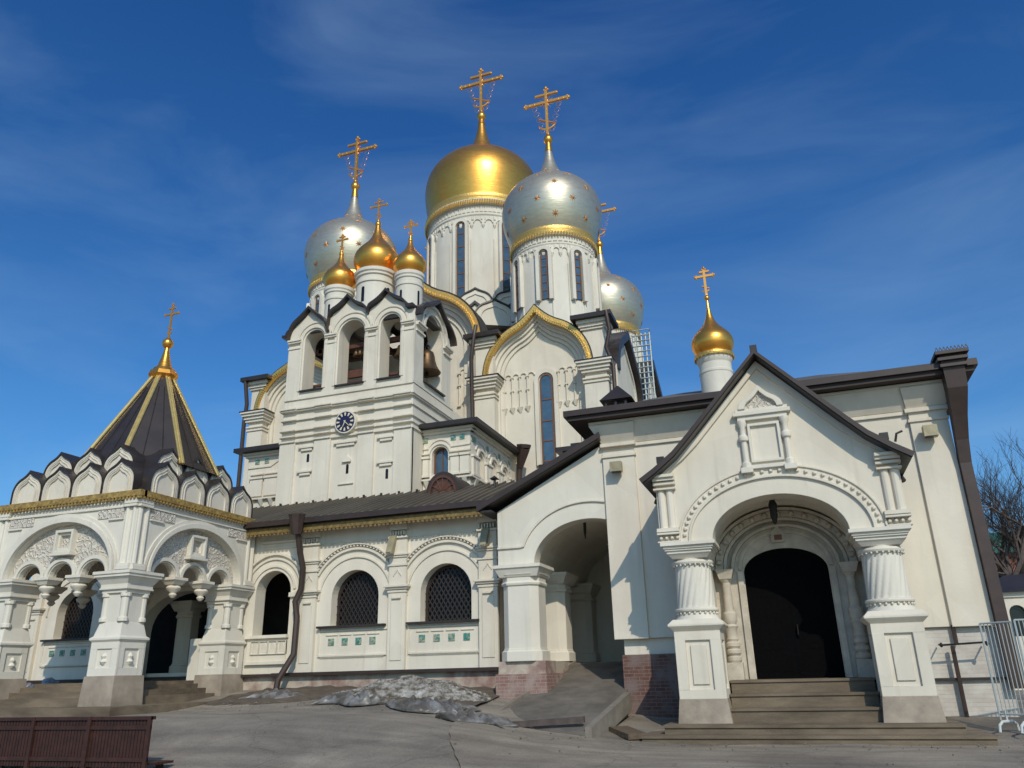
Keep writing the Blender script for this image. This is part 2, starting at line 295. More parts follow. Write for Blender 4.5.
# ------------------------------------------------------------------ ground
def make_ground():
    m = bpy.data.materials.new('asphalt'); m.use_nodes = True; nt = m.node_tree; N = nt.nodes; K = nt.links.new
    b = N['Principled BSDF']; b.inputs['Roughness'].default_value = 0.72; b.inputs['Specular IOR Level'].default_value = 0.4
    t = N.new('ShaderNodeTexCoord')
    n1 = N.new('ShaderNodeTexNoise'); n1.inputs['Scale'].default_value = 0.35; n1.inputs['Detail'].default_value = 9; n1.inputs['Roughness'].default_value = 0.6; n1.inputs['Distortion'].default_value = 0.8
    n2 = N.new('ShaderNodeTexNoise'); n2.inputs['Scale'].default_value = 14; n2.inputs['Detail'].default_value = 9; n2.inputs['Roughness'].default_value = 0.7
    mp_ = N.new('ShaderNodeMapping'); mp_.inputs['Scale'].default_value = (0.25, 1.6, 1); mp_.inputs['Rotation'].default_value = (0, 0, 0.35)
    n3 = N.new('ShaderNodeTexNoise'); n3.inputs['Scale'].default_value = 1.1; n3.inputs['Detail'].default_value = 6
    K(t.outputs['Object'], n1.inputs['Vector']); K(t.outputs['Object'], n2.inputs['Vector']); K(t.outputs['Object'], mp_.inputs[0]); K(mp_.outputs[0], n3.inputs['Vector'])
    r1 = N.new('ShaderNodeValToRGB'); r1.color_ramp.elements[0].position = 0.38; r1.color_ramp.elements[1].position = 0.62
    r1.color_ramp.elements[0].color = (0.20, 0.172, 0.138, 1); r1.color_ramp.elements[1].color = (0.32, 0.275, 0.215, 1)
    K(n1.outputs[0], r1.inputs[0])
    r3 = N.new('ShaderNodeValToRGB'); r3.color_ramp.elements[0].position = 0.36; r3.color_ramp.elements[1].position = 0.6
    r3.color_ramp.elements[0].color = (0.74, 0.74, 0.74, 1); r3.color_ramp.elements[1].color = (1, 1, 1, 1); K(n3.outputs[0], r3.inputs[0])
    mm = N.new('ShaderNodeMixRGB'); mm.blend_type = 'MULTIPLY'; mm.inputs[0].default_value = 1; K(r1.outputs[0], mm.inputs[1]); K(r3.outputs[0], mm.inputs[2])
    m2 = N.new('ShaderNodeMixRGB'); m2.blend_type = 'OVERLAY'; m2.inputs[0].default_value = 0.35; K(mm.outputs[0], m2.inputs[1]); K(n2.outputs[0], m2.inputs[2])
    wn_ = N.new('ShaderNodeTexNoise'); wn_.inputs['Scale'].default_value = 1.2; wn_.inputs['Detail'].default_value = 6; K(t.outputs['Object'], wn_.inputs['Vector'])
    wv = N.new('ShaderNodeVectorMath'); wv.operation = 'MULTIPLY_ADD'; wv.inputs[1].default_value = (1.1, 1.1, 0); K(wn_.outputs['Color'], wv.inputs[0]); K(t.outputs['Object'], wv.inputs[2])
    vc = N.new('ShaderNodeTexVoronoi'); vc.feature = 'DISTANCE_TO_EDGE'; vc.inputs['Scale'].default_value = 0.33; K(wv.outputs[0], vc.inputs['Vector'])
    cc = N.new('ShaderNodeValToRGB'); cc.color_ramp.elements[0].position = .002; cc.color_ramp.elements[1].position = .009; cc.color_ramp.elements[0].color = (.74, .74, .74, 1); cc.color_ramp.elements[1].color = (1, 1, 1, 1); K(vc.outputs['Distance'], cc.inputs[0])
    m3 = N.new('ShaderNodeMixRGB'); m3.blend_type = 'MULTIPLY'; m3.inputs[0].default_value = 1; K(m2.outputs[0], m3.inputs[1]); K(cc.outputs[0], m3.inputs[2])
    sp_ = N.new('ShaderNodeTexNoise'); sp_.inputs['Scale'].default_value = 45; sp_.inputs['Detail'].default_value = 3; K(t.outputs['Object'], sp_.inputs['Vector'])
    m4 = N.new('ShaderNodeMixRGB'); m4.blend_type = 'OVERLAY'; m4.inputs[0].default_value = .55; K(m3.outputs[0], m4.inputs[1]); K(sp_.outputs[0], m4.inputs[2])
    K(m4.outputs[0], b.inputs['Base Color'])
    bp = N.new('ShaderNodeBump'); bp.inputs['Strength'].default_value = 0.7; bp.inputs['Distance'].default_value = 0.02; K(n2.outputs[0], bp.inputs['Height']); K(bp.outputs[0], b.inputs['Normal'])
    xs = [-900, -300, -120, -60] + [-40 + 0.5*i for i in range(101)] + [20, 40, 120, 300, 900]
    ys = [-300, -80, -20, 0, 4] + [6 + 0.5*i for i in range(49)] + [40, 60, 120, 300, 1500]
    vs = [(x, y, ground_z(x, y) + (0.012*math.sin(x*1.3+y*0.7)+0.01*math.sin(x*3.1-y*2.3) if abs(x) < 40 and y < 40 else 0)) for y in ys for x in xs]
    n = len(xs); fs = [(j*n+i, j*n+i+1, (j+1)*n+i+1, (j+1)*n+i) for j in range(len(ys)-1) for i in range(n-1)]
    mb = MB(); mb.add(vs, fs); o = obj('ground', mb, m, smooth=60); o['kind'] = 'structure'
    # newer, browner asphalt in front of the porch and ramp
    mb = MB(); vs = []; nn = 30
    for j in range(nn+1):
        y = 8+11.55*j/nn; xl = -4.2-4.0*sm((y-9)/11)-.02*math.sin(y*6)
        for i in range(nn+1): x = xl+(9.5-xl)*i/nn; vs.append((x, y, ground_z(x, y)+.03+(0.012*math.sin(x*1.3+y*0.7)+0.01*math.sin(x*3.1-y*2.3))))
    mb.add(vs, [(j*(nn+1)+i, j*(nn+1)+i+1, (j+1)*(nn+1)+i+1, (j+1)*(nn+1)+i) for j in range(nn) for i in range(nn)])
    m2_ = m.copy(); m2_.name = 'newer_asphalt'
    for nd in m2_.node_tree.nodes:
        if nd.type == 'VALTORGB' and nd.color_ramp.elements[1].color[0] < .4: nd.color_ramp.elements[0].color = (0.225, 0.188, 0.145, 1); nd.color_ramp.elements[1].color = (0.345, 0.29, 0.22, 1)
    o = obj('path', mb, m2_, smooth=60); o['kind'] = 'structure'
    # bare earth strip with a broken kerb along the gallery
    mb = MB(); pts = []
    nx = 40; vs = []; fs = []
    for i in range(nx+1):
        x = -17.2 + i*8.7/nx
        yf = 20.9 + 0.5*math.sin(x*0.9) + 0.25*math.sin(x*2.7) - 0.9*sm((x+13)/4)
        for j in range(8):
            y = yf + (23.95-yf)*j/7; vs.append((x, y, ground_z(x, y) + (0.06 if j else -0.05) + 0.05*math.sin(x*5+j)*math.sin(j*2.1+x*3)))
    fs = [(i*8+j, i*8+j+1, (i+1)*8+j+1, (i+1)*8+j) for i in range(nx) for j in range(7)]
    mb.add(vs, fs); EARTH = mat('bare_earth', (0.15, 0.115, 0.08), 0.95, col2=(0.075, 0.056, 0.04), vscale=3, bump=1.0, bscale=14)
    o = obj('earth_bed', mb, EARTH, smooth=60); o['kind'] = 'structure'
make_ground()

# ------------------------------------------------------------------ onion domes and crosses
ONION = [(0, .80), (.1, .845), (.25, .905), (.45, .963), (.62, .99), (.78, 1.0), (.94, .985), (1.1, .945), (1.26, .87), (1.4, .77), (1.52, .655), (1.62, .53), (1.7, .42), (1.78, .33), (1.9, .25), (2.05, .19), (2.25, .135), (2.45, .095), (2.62, .07)]
ONION_MAIN = [(0, .93), (.15, .955), (.35, .985), (.55, 1.0), (.72, .99), (.9, .95), (1.05, .885), (1.18, .80), (1.3, .69), (1.4, .57), (1.49, .44), (1.57, .33), (1.68, .24), (1.85, .17), (2.05, .115), (2.25, .08), (2.4, .06)]
ONION_TALL = [(0, .74), (.1, .80), (.3, .91), (.5, .98), (.68, 1.0), (.86, .975), (1.02, .91), (1.2, .79), (1.38, .63), (1.56, .47), (1.74, .34), (1.95, .235), (2.2, .155), (2.5, .095), (2.75, .06)]
def squash(p, k=.84, z0=.72): return [((h if h < z0 else z0+(h-z0)*k), a) for h, a in p]
ONION = squash(ONION); ONION_MAIN = squash(ONION_MAIN, .86, .55)
def smooth_prof(p, k=4):
    out = []
    for i in range(len(p)-1):
        p0 = p[max(i-1, 0)]; p1 = p[i]; p2 = p[i+1]; p3 = p[min(i+2, len(p)-1)]
        for j in range(k):
            t = j/k
            f = lambda a, b, c, d: 0.5*((2*b)+(-a+c)*t+(2*a-5*b+4*c-d)*t*t+(-a+3*b-3*c+d)*t**3)
            out.append((f(p0[0], p1[0], p2[0], p3[0]), f(p0[1], p1[1], p2[1], p3[1])))
    out.append(p[-1]); return out
def rad_at(prof, h):
    for a, b in zip(prof, prof[1:]):
        if a[0] <= h <= b[0]: return a[1]+(b[1]-a[1])*(h-a[0])/(b[0]-a[0])
    return prof[-1][1]
def cross_mesh(x, y, z0, z1, span, t, crescent=True, trefoil=True, filigree=False, bar_low=True):
    """Orthodox cross in the facade plane: post, title bar, main bar, slanted foot or crescent, knobbed ends"""
    mb = MB(FR(y)); H = z1-z0; d = t*0.5
    mb.box(x-t/2, x+t/2, z0, z1-t, -d, d)
    zm = z0+H*0.70; zt = z0+H*0.86
    mb.box(x-span/2, x-t/2, zm-t/2, zm+t/2, -d*.9, d*.9); mb.box(x+t/2, x+span/2, zm-t/2, zm+t/2, -d*.9, d*.9)
    w2 = span*0.24; mb.box(x-w2, x-t/2, zt-t*.4, zt+t*.4, -d*.9, d*.9); mb.box(x+t/2, x+w2, zt-t*.4, zt+t*.4, -d*.9, d*.9)
    def knob(kx, kz, r):
        mb.lathe(kx, y, [(r*.3, kz-r), (r*.8, kz-r*.6), (r, kz), (r*.8, kz+r*.6), (r*.3, kz+r)], 8)
    if trefoil:
        r = t*0.62
        for kx in (x-span/2, x+span/2):
            knob(kx, zm, r); knob(kx-math.copysign(r*.8, kx-x), zm+r*1.2, r*.7); knob(kx-math.copysign(r*.8, kx-x), zm-r*1.2, r*.7)
        for kx in (x-w2, x+w2): knob(kx, zt, r*.85)
        knob(x, z1, r); knob(x-r*1.2, z1-r*1.3, r*.7); knob(x+r*1.2, z1-r*1.3, r*.7)
    if filigree:
        for k in range(12):
            a = R(30*k); 
            if k % 3 == 0: continue
            l_ = span*.17; mb.tube([(x+.6*t*math.cos(a), y, zm+.6*t*math.sin(a)), (x+l_*math.cos(a), y, zm+l_*math.sin(a))], t*.16, 4, r2=t*.05)
        for q in (-.38, -.27, .27, .38): knob(x+q*span, zm, t*.62)
        for q in (.45, .55, .79): knob(x, z0+H*q, t*.62)
    if bar_low:
        zl = z0+H*0.30; w3 = span*.19
        mb.tube([(x-w3, y, zl+w3*.5), (x+w3, y, zl-w3*.5)], t*.38, 5)
    if crescent:
        pts = [(x+span*.2*math.cos(R(a)), y, z0+H*.15+span*.17*(1+math.sin(R(a)))) for a in range(205, 340, 15)]
        mb.tube(pts, t*.36, 5)
    if filigree:
        for sx in (-1, 1):
            for k in range(5):
                rr = span*.075; cz = zm-span*.13-k*span*.15; cx = x+sx*span*(.27-.042*k)
                mb.tube([(cx+rr*math.cos(a*PI/5)*(1-a*.05), y, cz+rr*math.sin(a*PI/5)*(1-a*.05)) for a in range(0, 11)], t*.08, 4)
    return mb
def dome_part(parent, x, y, z, r, prof, m, ball_z, cross_z, span, t, stars=0, band=True, filigree=False, dome_label=None, crescent=True, ballr=None, bandm=None, bk=1.0):
    p = smooth_prof(prof)
    d = obj('dome', MB().lathe(x, y, [(max(a, .04)*r, z+h*r) for h, a in p], 64), m, parent, smooth=50)
    if dome_label: d['label'] = dome_label
    if band:
        b0 = prof[0][1]*r*bk
        mb = MB(); mb.lathe(x, y, [(b0*.9, z-.13*r), (b0+.045*r, z-.12*r), (b0+.06*r, z-.05*r), (b0+.03*r, z), (b0+.035*r, z+.05*r), (b0, z+.06*r)], 64)
        n = max(24, int(b0*2*PI/0.16))
        for k in range(n):
            a = 2*PI*k/n; px, py = x+(b0+.05*r)*math.cos(a), y+(b0+.05*r)*math.sin(a); q = .011*r
            mb.lathe(px, py, [(q*.3, z-.19*r), (q*1.6, z-.155*r), (q*1.6, z-.10*r)], 5)
        obj('gold_band', mb, bandm or GOLDT, d, smooth=40)
    br = ballr or r*.085; topz = z+prof[-1][0]*r
    mb = MB(); mb.lathe(x, y, [(prof[-1][1]*r*1.15, topz-.02), (prof[-1][1]*r*.8, ball_z-br*1.15), (br*.55, ball_z-br*.95), (br*.9, ball_z-br*.5), (br, ball_z), (br*.9, ball_z+br*.5), (br*.5, ball_z+br*.9), (br*.45, ball_z+br*1.4)], 20)
    obj('ball', mb, GOLD, d, smooth=40)
    obj('cross', cross_mesh(x, y, ball_z+br*.9, cross_z, span, t, crescent=crescent, filigree=filigree), CROSS, d)
    if stars:
        rows = [(.26, 9, 0), (.58, 9, .5), (.92, 9, 0), (1.22, 9, .5), (1.47, 7, 0), (1.72, 5, .5)]
        for hi, (h, n, off) in enumerate(rows):
            rr = rad_at(prof, h); e = .02; sl = (rad_at(prof, h+e)-rad_at(prof, h-e))/(2*e)
            for k in range(n):
                a = 2*PI*(k+off)/n + .17
                nrm = Vector((math.cos(a), math.sin(a), -sl)).normalized(); tx = Vector((-math.sin(a), math.cos(a), 0)); ty = nrm.cross(tx)
                c = Vector((x+rr*r*math.cos(a), y+rr*r*math.sin(a), z+h*r)); s_ = .08*r*(1 if h < 1.4 else .62)
                vs = [c + nrm*.035] ; m_ = 16
                for q in range(m_):
                    rad = s_*(1.0 if q % 2 == 0 else .36); b = 2*PI*q/m_; vs.append(c + nrm*.004 + tx*(rad*math.cos(b)) + ty*(rad*math.sin(b)))
                mb = MB(); mb.add(vs, [(0, 1+q, 1+(q+1) % m_) for q in range(m_)] + [tuple(range(m_, 0, -1))])
                obj('star', mb, STARM, d)
    return d

# ------------------------------------------------------------------ cathedral
KS = 34.2/31.5
def K_(p): return (p[0]*KS, 1.6+(p[1]-1.6)*KS)
CV = 34.2
church = thing('cathedral', 'tall white cathedral with gold and star-studded silver domes behind the bell tower', 'church', (-17.8, CV, 1.0))
CL, CRt = -27.05, -6.9
Z_L = (-23.95, 15.4, 2.66, 2.55, .72); Z_C = (-17.1, 17.6, 3.64, 3.2, .9); Z_R = (-10.4, 15.5, 2.66, 2.55, .72)
def zk(cx, z, half, rz, peak, n=34):
    out = []
    for i in range(n+1):
        x = -math.cos(PI*i/n); ax = abs(x); out.append((cx+half*x, z+rz*math.sqrt(max(0, 1-ax**2.08))+peak*max(0, 1-ax/.42)**1.9))
    return out
def zkhole(cx, z0, half, z, rz, peak): return [(cx-half, z0)] + zk(cx, z, half, rz, peak) + [(cx+half, z0)]
def cath_front(fr, bays, a_l, a_r, name='wall'):
    mb = MB(fr)
    # flat wall with gable silhouettes; each bay a stepped recess under its keel arch
    out = [(a_l, 1.0)]
    out += [(a_l, bays[0][1]+.1)]
    for (cx, zs, hf, rz, pk) in bays: out += zk(cx, zs, hf, rz, pk)
    out += [(a_r, bays[-1][1]+.1), (a_r, 1.0)]
    holes = []
    for i, (cx, zs, hf, rz, pk) in enumerate(bays): holes.append(zkhole(cx, 5, hf*.92, zs, rz*.9, pk*.9))
    mb.poly(out, 0, .16, holes)
    mb2 = mb
    for (cx, zs, hf, rz, pk) in bays:
        for k, (q, c) in enumerate(((.93, .17), (.86, .30), (.79, .42))):
            q2 = q-.07
            mb.band(zkhole(cx, 5, hf*q2, zs, rz*(q2-.02), pk*q2), zkhole(cx, 5, hf*(q+.02), zs, rz*q, pk*q), c, .9)
        mb.poly(zkhole(cx, 5, hf*.80, zs, rz*.78, pk*.8), .52, .95)
    obj(name, mb, WHITE, church)
bays_f = [Z_L, Z_C, Z_R]
cath_front(FR(CV), bays_f, CL, CRt)
# main body, side and rear walls
DEP = 60.5
mb = MB(FR(CV)); mb.box(CL+.02, CRt-.02, 1.0, 15.3, .97, DEP-CV); obj('wall', mb, WHITE, church)
side_b = [(38.6, 15.4, 3.4, 2.7, .8), (47.3, 16.2, 4.2, 3.3, 1.0), (56.0, 15.4, 3.4, 2.7, .8)]
for fr in (SD(CRt), SL(CL)):
    mb = MB(fr)
    out = [(CV+.97, 1.0), (CV+.97, 15.3)]
    for b_ in side_b: out += keel(*b_)
    out += [(DEP, 15.3), (DEP, 1.0)]
    mb.poly(out, 0, .5, [archhole(b_[0], 8.0, .35, 14.2) for b_ in side_b])
    for b_ in side_b:
        cx, zs, hf, rz, pk = b_
        mb.band(keelhole(cx, 8, hf*.72, zs, rz*.72, pk*.8), keelhole(cx, 8, hf*.8, zs, rz*.8, pk*.8), -.08, .2)
    for a in (CV+1.3, 43.0, 51.6, DEP-.5): mb.box(a-.45, a+.45, 1.0, 15.6, -.25, .1)
    obj('wall', mb, WHITE, church)
# corner piers, pilasters with capitals
for (a0, a1, zc, zt) in ((CL, -26.1, 15.35, 17.35), (-13.65, -12.6, 15.35, 17.7), (-8.05, CRt, 15.4, 17.75), (-21.5, -20.6, 15.35, 17.7)):
    mb = MB(FR(CV)); mb.box(a0, a1, 1.0, zc-1.0, -.22, .3); mb.box(a0+.04, a1-.04, zc-1.0, zt-.5, -.18, .3)
    for z0, h, p in ((zc-1.0, .10, .28), (zc-.82, .08, .30), (zc-.5, .14, .34), (zc-.36, .16, .42), (zc-.20, .14, .52), (zc-.06, .10, .60)):
        mb.box(a0-(p-.22)*.8, a1+(p-.22)*.8, z0, z0+h, -p, .35)
    for z0, h, p in ((zt-.62, .12, .28), (zt-.5, .16, .36), (zt-.34, .18, .46)):
        mb.box(a0-(p-.22)*.8, a1+(p-.22)*.8, z0, z0+h, -p, .9)
    obj('pilaster', mb, WHITE, church)
    mb = MB(FR(CV)); mb.box(a0-.42, a1+.42, zt-.16, zt+.06, -.7, 1.2); obj('pilaster_cap', mb, ROOF, church)
    mb = MB(FR(CV)); mb.box(a0-.36, a1+.36, zc+.04, zc+.10, -.62, .3); obj('capital_flashing', mb, ROOF, church)
# gilded rims on the gables, dark roofs running back from them
for (cx, zs, hf, rz, pk) in bays_f:
    inn = zk(cx, zs, hf*.95, rz*.94, pk*.94); outr = zk(cx, zs, hf*1.045, rz*1.06, pk*1.06)
    mb = MB(FR(CV)); mb.band(inn, outr, -.24, .05)
    for i in range(len(outr)-1):
        for t in (.25, .75):
            px = inn[i][0]+(outr[i][0]-inn[i][0])*.25; 
            q = [inn[i][k]+(inn[i+1][k]-inn[i][k])*t for k in (0, 1)]; q2 = [outr[i][k]+(outr[i+1][k]-outr[i][k])*t for k in (0, 1)]
            mm_ = [q[k]+(q2[k]-q[k])*.22 for k in (0, 1)]
            mb.box(mm_[0]-.07, mm_[0]+.07, mm_[1]-.07, mm_[1]+.07, -.30, -.2)
    obj('gable_rim', mb, GOLDT, church)
    mb = MB(FR(CV)); mb.band(zk(cx, zs, hf*1.047, rz*1.062, pk*1.062), zk(cx, zs, hf*1.07, rz*1.09, pk*1.09), -.2, 1.1); mb.poly(zkhole(cx, zs-.3, hf*1.0, zs, rz*1.0, pk*1.0), 1.02, 6.0); obj('roof', mb, ROOF, church)
for fr in (SD(CRt), SL(CL)):
    for (cx, zs, hf, rz, pk) in side_b:
        mb = MB(fr); mb.band(keel(cx, zs, hf*.9, rz*.9, pk*.9), keel(cx, zs, hf*1.03, rz*1.04, pk*1.1), -.35, 3.0); obj('roof', mb, ROOF, church)
mb = MB(FR(CV)); mb.box(CL+1.0, CRt-1.0, 15.5, 16.4, 2.0, DEP-CV-2.0)
mb.frust(CL+1.0, CRt-1.0, 16.4, 2.0, DEP-CV-2, -21.8, -14.6, 22.6, 9.5, 17.0); obj('roof', mb, ROOF, church)
# tall window of the right-hand bay with its frame and mullions, blind arcades either side
def slit_window(parent, fr, cx, z0, half, zs, c=.0, bars=(.3, .55, .8), depth=.35, frame=True, mframe=WHITE):
    mb = MB(fr); mb.poly(archhole(cx, z0, half, zs, n=12), c-.02, c+.1); w = obj('window', mb, GLASS, parent)
    mb = MB(fr); mb.band(archhole(cx, z0, half, zs, n=12), archhole(cx, z0-.05, half+.055, zs, n=12), c-.06, c+.1)
    for q in bars: mb.box(cx-half, cx+half, z0+(zs-z0)*q-.03, z0+(zs-z0)*q+.03, c-.05, c+.0)
    obj('frame', mb, WOODF, w)
    if frame:
        mb = MB(fr); mb.band(archhole(cx, z0-.1, half+.13, zs, n=12), archhole(cx, z0-.1, half+.34, zs+.02, n=12), c-depth, c+.1); obj('surround', mb, mframe, w)
    return w
slit_window(church, FR(CV+.52), -10.14, 10.95, .26, 15.12, c=-.03, bars=(.02, .26, .5, .76), depth=.10)
mb = MB(FR(CV+.52)); mb.box(-10.6, -9.7, 10.7, 10.84, -.3, .1); obj('sill', mb, ROOF, church)
for x0, n in ((-12.30, 4), (-9.50, 4)):
    mb = MB(FR(CV+.52))
    for k in range(n):
        cx = x0+.2+k*.40
        zs = 15.5
        mb.band(arc(cx, zs, .15, n=8), arc(cx, zs, .205, n=8), -.07, .05)
        mb.tube([mb.P(cx-.2, 13.9, -.05), mb.P(cx-.2, zs, -.05)], .05, 6)
        for zz in (zs-.02, zs-.72): mb.box(cx-.2-.08, cx-.2+.08, zz-.035, zz+.035, -.12, .05)
        mb.frust(cx-.2-.04, cx-.2+.04, 13.62, -.03, .05, cx-.2-.13, cx-.2+.13, 13.9, -.15, .05)
    obj('blind_arcade', mb, WHITE, church)
mb = MB(FR(CV+.52))
for k in range(3):
    cx = -14.55+k*.42
    mb.band(arc(cx, 16.2, .155, n=8), arc(cx, 16.2, .215, n=8), -.07, .05); mb.tube([mb.P(cx-.21, 14.4, -.05), mb.P(cx-.21, 16.2, -.05)], .045, 6)
    for zz in (16.15, 15.5, 14.4): mb.box(cx-.3, cx-.12, zz-.04, zz+.04, -.13, .05)
obj('blind_arcade', mb, WHITE, church)
# brown rainwater pipes
mb = MB(); mb.tube([(-13.32, 33.4, 18.1), (-13.35, 33.2, 17.4), (-13.62, 33.5, 16.4), (-13.6, 33.6, 12.6)], .10, 8); obj('downpipe', mb, PIPE, church, smooth=40)
mb = MB(); mb.tube([(-27.2, 33.6, 17.3), (-27.1, 33.8, 15.9), (-27.25, 33.9, 14.9), (-27.2, 33.95, 6)], .11, 8); obj('downpipe', mb, PIPE, church, smooth=40)
mb = MB(); mb.tube([(-6.7, 33.55, 17.8), (-6.6, 33.6, 16.8), (-6.85, 33.75, 16.0), (-6.6, 33.9, 15.1), (-6.65, 33.9, 9)], .10, 8); obj('downpipe', mb, PIPE, church, smooth=40)
# caged roof ladder on the far corner
mb = MB(); lx, ly = -6.86, 41.7
for k in range(5): mb.tube([(lx+.2*k*1.2, ly, 15.6), (lx+.2*k*1.2, ly, 19.9)], .05, 5)
for k in range(14): mb.tube([(lx, ly-.05, 15.8+k*.33), (lx+.96, ly-.05, 15.8+k*.33)], .035, 5); mb.tube([(lx+.96, ly, 15.8+k*.33), (lx+.9, ly+.8, 15.8+k*.33), (lx+.1, ly+.8, 15.8+k*.33)], .03, 5)
obj('roof_ladder', mb, STEEL, church)
# ---- drums
def drum(x, y, r, z0, z1, nwin, rot, win_h=(.22, .8), halfw=.22, ring=None, keels=0, deco=True):
    H = z1-z0
    prof = [(r*1.03, z0), (r*1.03, z0+.25), (r, z0+.3), (r, z1-H*.14), (r*1.02, z1-H*.13), (r*1.02, z1-H*.115), (r*1.0, z1-H*.11), (r*1.005, z1-H*.05), (r*1.05, z1-H*.04), (r*1.07, z1-H*.02), (r*1.07, z1)]
    d = obj('drum', MB().lathe(x, y, prof, 72), WHITE2, church, smooth=30)
    def fr_at(a, rr): # frame tangent to the drum at angle a; c points inward
        n = Vector((math.cos(a), math.sin(a), 0)); t = Vector((-math.sin(a), math.cos(a), 0))
        return (Vector((x, y, 0))+n*rr, t, Vector((0, 0, 1)), -n)
    zw0, zw1 = z0+H*win_h[0], z0+H*win_h[1]
    for k in range(nwin):
        a = rot+2*PI*k/nwin
        if math.sin(a) > .55: continue
        w = slit_window(d, fr_at(a, r+.06), 0, zw0, halfw, zw1, c=.0, bars=(.18, .36, .54, .72, .9), depth=.16, mframe=WHITE2)
    mb = MB(); nb = nwin*4
    if deco:
        for k in range(nb):
            a = rot+2*PI*(k+.5)/nb
            mb.at(fr_at(a, r)); w = PI*r/nb*.8; zs = z0+H*.80
            mb.band(arc(0, zs, w*.72, n=8), arc(0, zs, w, n=8), -.07, .06)
            mb.at(fr_at(a+PI/nb, r)); mb.frust(-.02, .02, zs-.42, -.03, .05, -.10, .10, zs-.2, -.12, .05); mb.box(-.1, .1, zs-.2, zs+.04, -.1, .05)
    n2 = int(2*PI*r/.30)
    for k in range(n2):
        a = 2*PI*k/n2; mb.at(fr_at(a, r)); mb.poly([(-.12, z1-H*.105), (0, z1-H*.055), (.12, z1-H*.105)], -.06, .04)
        mb.box(-.07, .07, z1-H*.175, z1-H*.145, -.07, .04)
    n3 = nwin*2
    for k in range(n3):
        a = rot+2*PI*(k+.5)/n3; mb.at(fr_at(a, r)); mb.tube([mb.P(-.06, z0+.3, -.02), mb.P(-.06, z0+H*.66, -.02)], .05, 6)
    obj('relief', mb, WHITE2, d)
    if keels:
        for k in range(keels):
            a = rot+2*PI*(k+.5)/keels
            hw = PI*r*1.1/keels*1.02
            mb = MB(fr_at(a, r*1.16)); mb.poly(keelhole(0, z0-.75, hw*.95, z0-.25, hw*.75, hw*.3), .02, .8); g = obj('kokoshnik', mb, WHITE2, church)
            mb = MB(fr_at(a, r*1.16)); mb.band(keel(0, z0-.25, hw*.9, hw*.72, hw*.3), keel(0, z0-.25, hw*1.02, hw*.86, hw*.36), -.14, 1.2); obj('hood', mb, ROOF, g)
    return d
cx0 = -90*PI/180
drum(-18.2, 47.2, 3.95, 23.4, 32.6, 8, R(-91), (.16, .78), .22, keels=12)
for row, (rr, zb, n_) in enumerate(((4.45, 24.3, 12), (5.1, 23.0, 12))):
    for k in range(n_):
        a = R(-91)+2*PI*(k+.5*(row+1))/n_
        if math.sin(a) > .5: continue
        nv = Vector((math.cos(a), math.sin(a), 0)); tv = Vector((-nv.y, nv.x, 0)); fr_ = (Vector((-18.2, 47.2, 0))+nv*rr, tv, Vector((0, 0, 1)), -nv); hw = PI*rr/n_*1.0
        mb = MB(fr_); mb.poly(fullkeelhole(0, zb-.5, hw*.97, zb, hw*.78, hw*.16), 0, .7)
        mb.band(fullkeelhole(0, zb-.4, hw*.66, zb, hw*.52, hw*.1), fullkeelhole(0, zb-.4, hw*.74, zb, hw*.59, hw*.12), -.07, .1); g = obj('kokoshnik', mb, WHITE2, church)
        mb = MB(fr_); mb.band(fullkeelhole(0, zb-.5, hw*.965, zb, hw*.785, hw*.165), fullkeelhole(0, zb-.5, hw*1.02, zb, hw*.86, hw*.19), -.10, .9); obj('hood', mb, ROOF, g)
dome_part(church, -18.2, 47.2, 32.9, 4.3, ONION_MAIN, GOLD, 42.85, 47.5, 3.6, .21, filigree=True, dome_label='largest dome, plain gilded', ballr=.36)
for (x, y, zl, lb) in ((-10.95, 40.2, 20.9, 'silver dome with gold stars, nearest on the right'), (-24.95, 40.2, 20.9, 'silver dome with gold stars behind the bell tower'), (-10.95, 54.2, 20.9, 'silver dome with gold stars, farthest back on the right'), (-24.75, 54.2, 20.9, None)):
    drum(x, y, 2.42, zl-1.6, 25.4, 8, R(-88 if x > -15 else -62), (.30, .76), .14)
    dome_part(church, x, y, 25.6, 3.06, ONION, SILVER, 33.6, 37.7, 3.0, .175, stars=1, filigree=True, dome_label=lb, ballr=.3)

# ------------------------------------------------------------------ bell tower
BV, BL, BR_ = 27.5, -20.05, -13.78
bell = thing('bell_tower', 'white three-arched bell gable tower with a wavy dark roof and three small gold domes', 'bell tower', ((BL+BR_)/2, BV, 1.3))
mb = MB(FR(BV)); mb.box(BL, BR_, 1.3, 13.1, 0, CV-BV-.4)
z1 = 13.1
edges = [(-20.05, -19.3), (-18.35, -17.55), (-16.25, -15.5), (-14.58, -13.78)]
for a0, a1 in edges: mb.box(a0, a1, 7.5, 11.1, -.10, .1)
for z0, h, p in ((11.1, .08, .10), (11.35, .07, .09), (11.62, .06, .11), (12.1, .06, .09), (12.5, .07, .13), (12.57, .07, .19)):
    mb.box(BL-p*.6, BR_+p*.6, z0, z0+h, -p, 4.2)
    for a0, a1 in edges: mb.box(a0-.0, a1+(.0), z0+.001, z0+h+.0005, -p-.07, 0)
for (a, b, z) in ((-19.1, -18.35, 10.72), (-17.38, -16.32, 10.72), (-15.34, -14.57, 10.72), (-19.1, -18.38, 9.66), (-15.32, -14.56, 9.66)):
    mb.box(a, b, z+.08, z+.16, -.12, .05); mb.box(a+.12, b-.1, z-.04, z+.08, -.08, .05)
mb.box(-17.1, -16.4, 9.05, 9.1, -.06, .05); mb.poly(keelhole(-16.75, 10.02, .2, 10.06, .14, .12), -.08, .05); mb.box(-16.95, -16.55, 9.98, 10.02, -.1, .05)
mb.box(BL, BR_, 13.06, 13.18, -.06, 4.1)
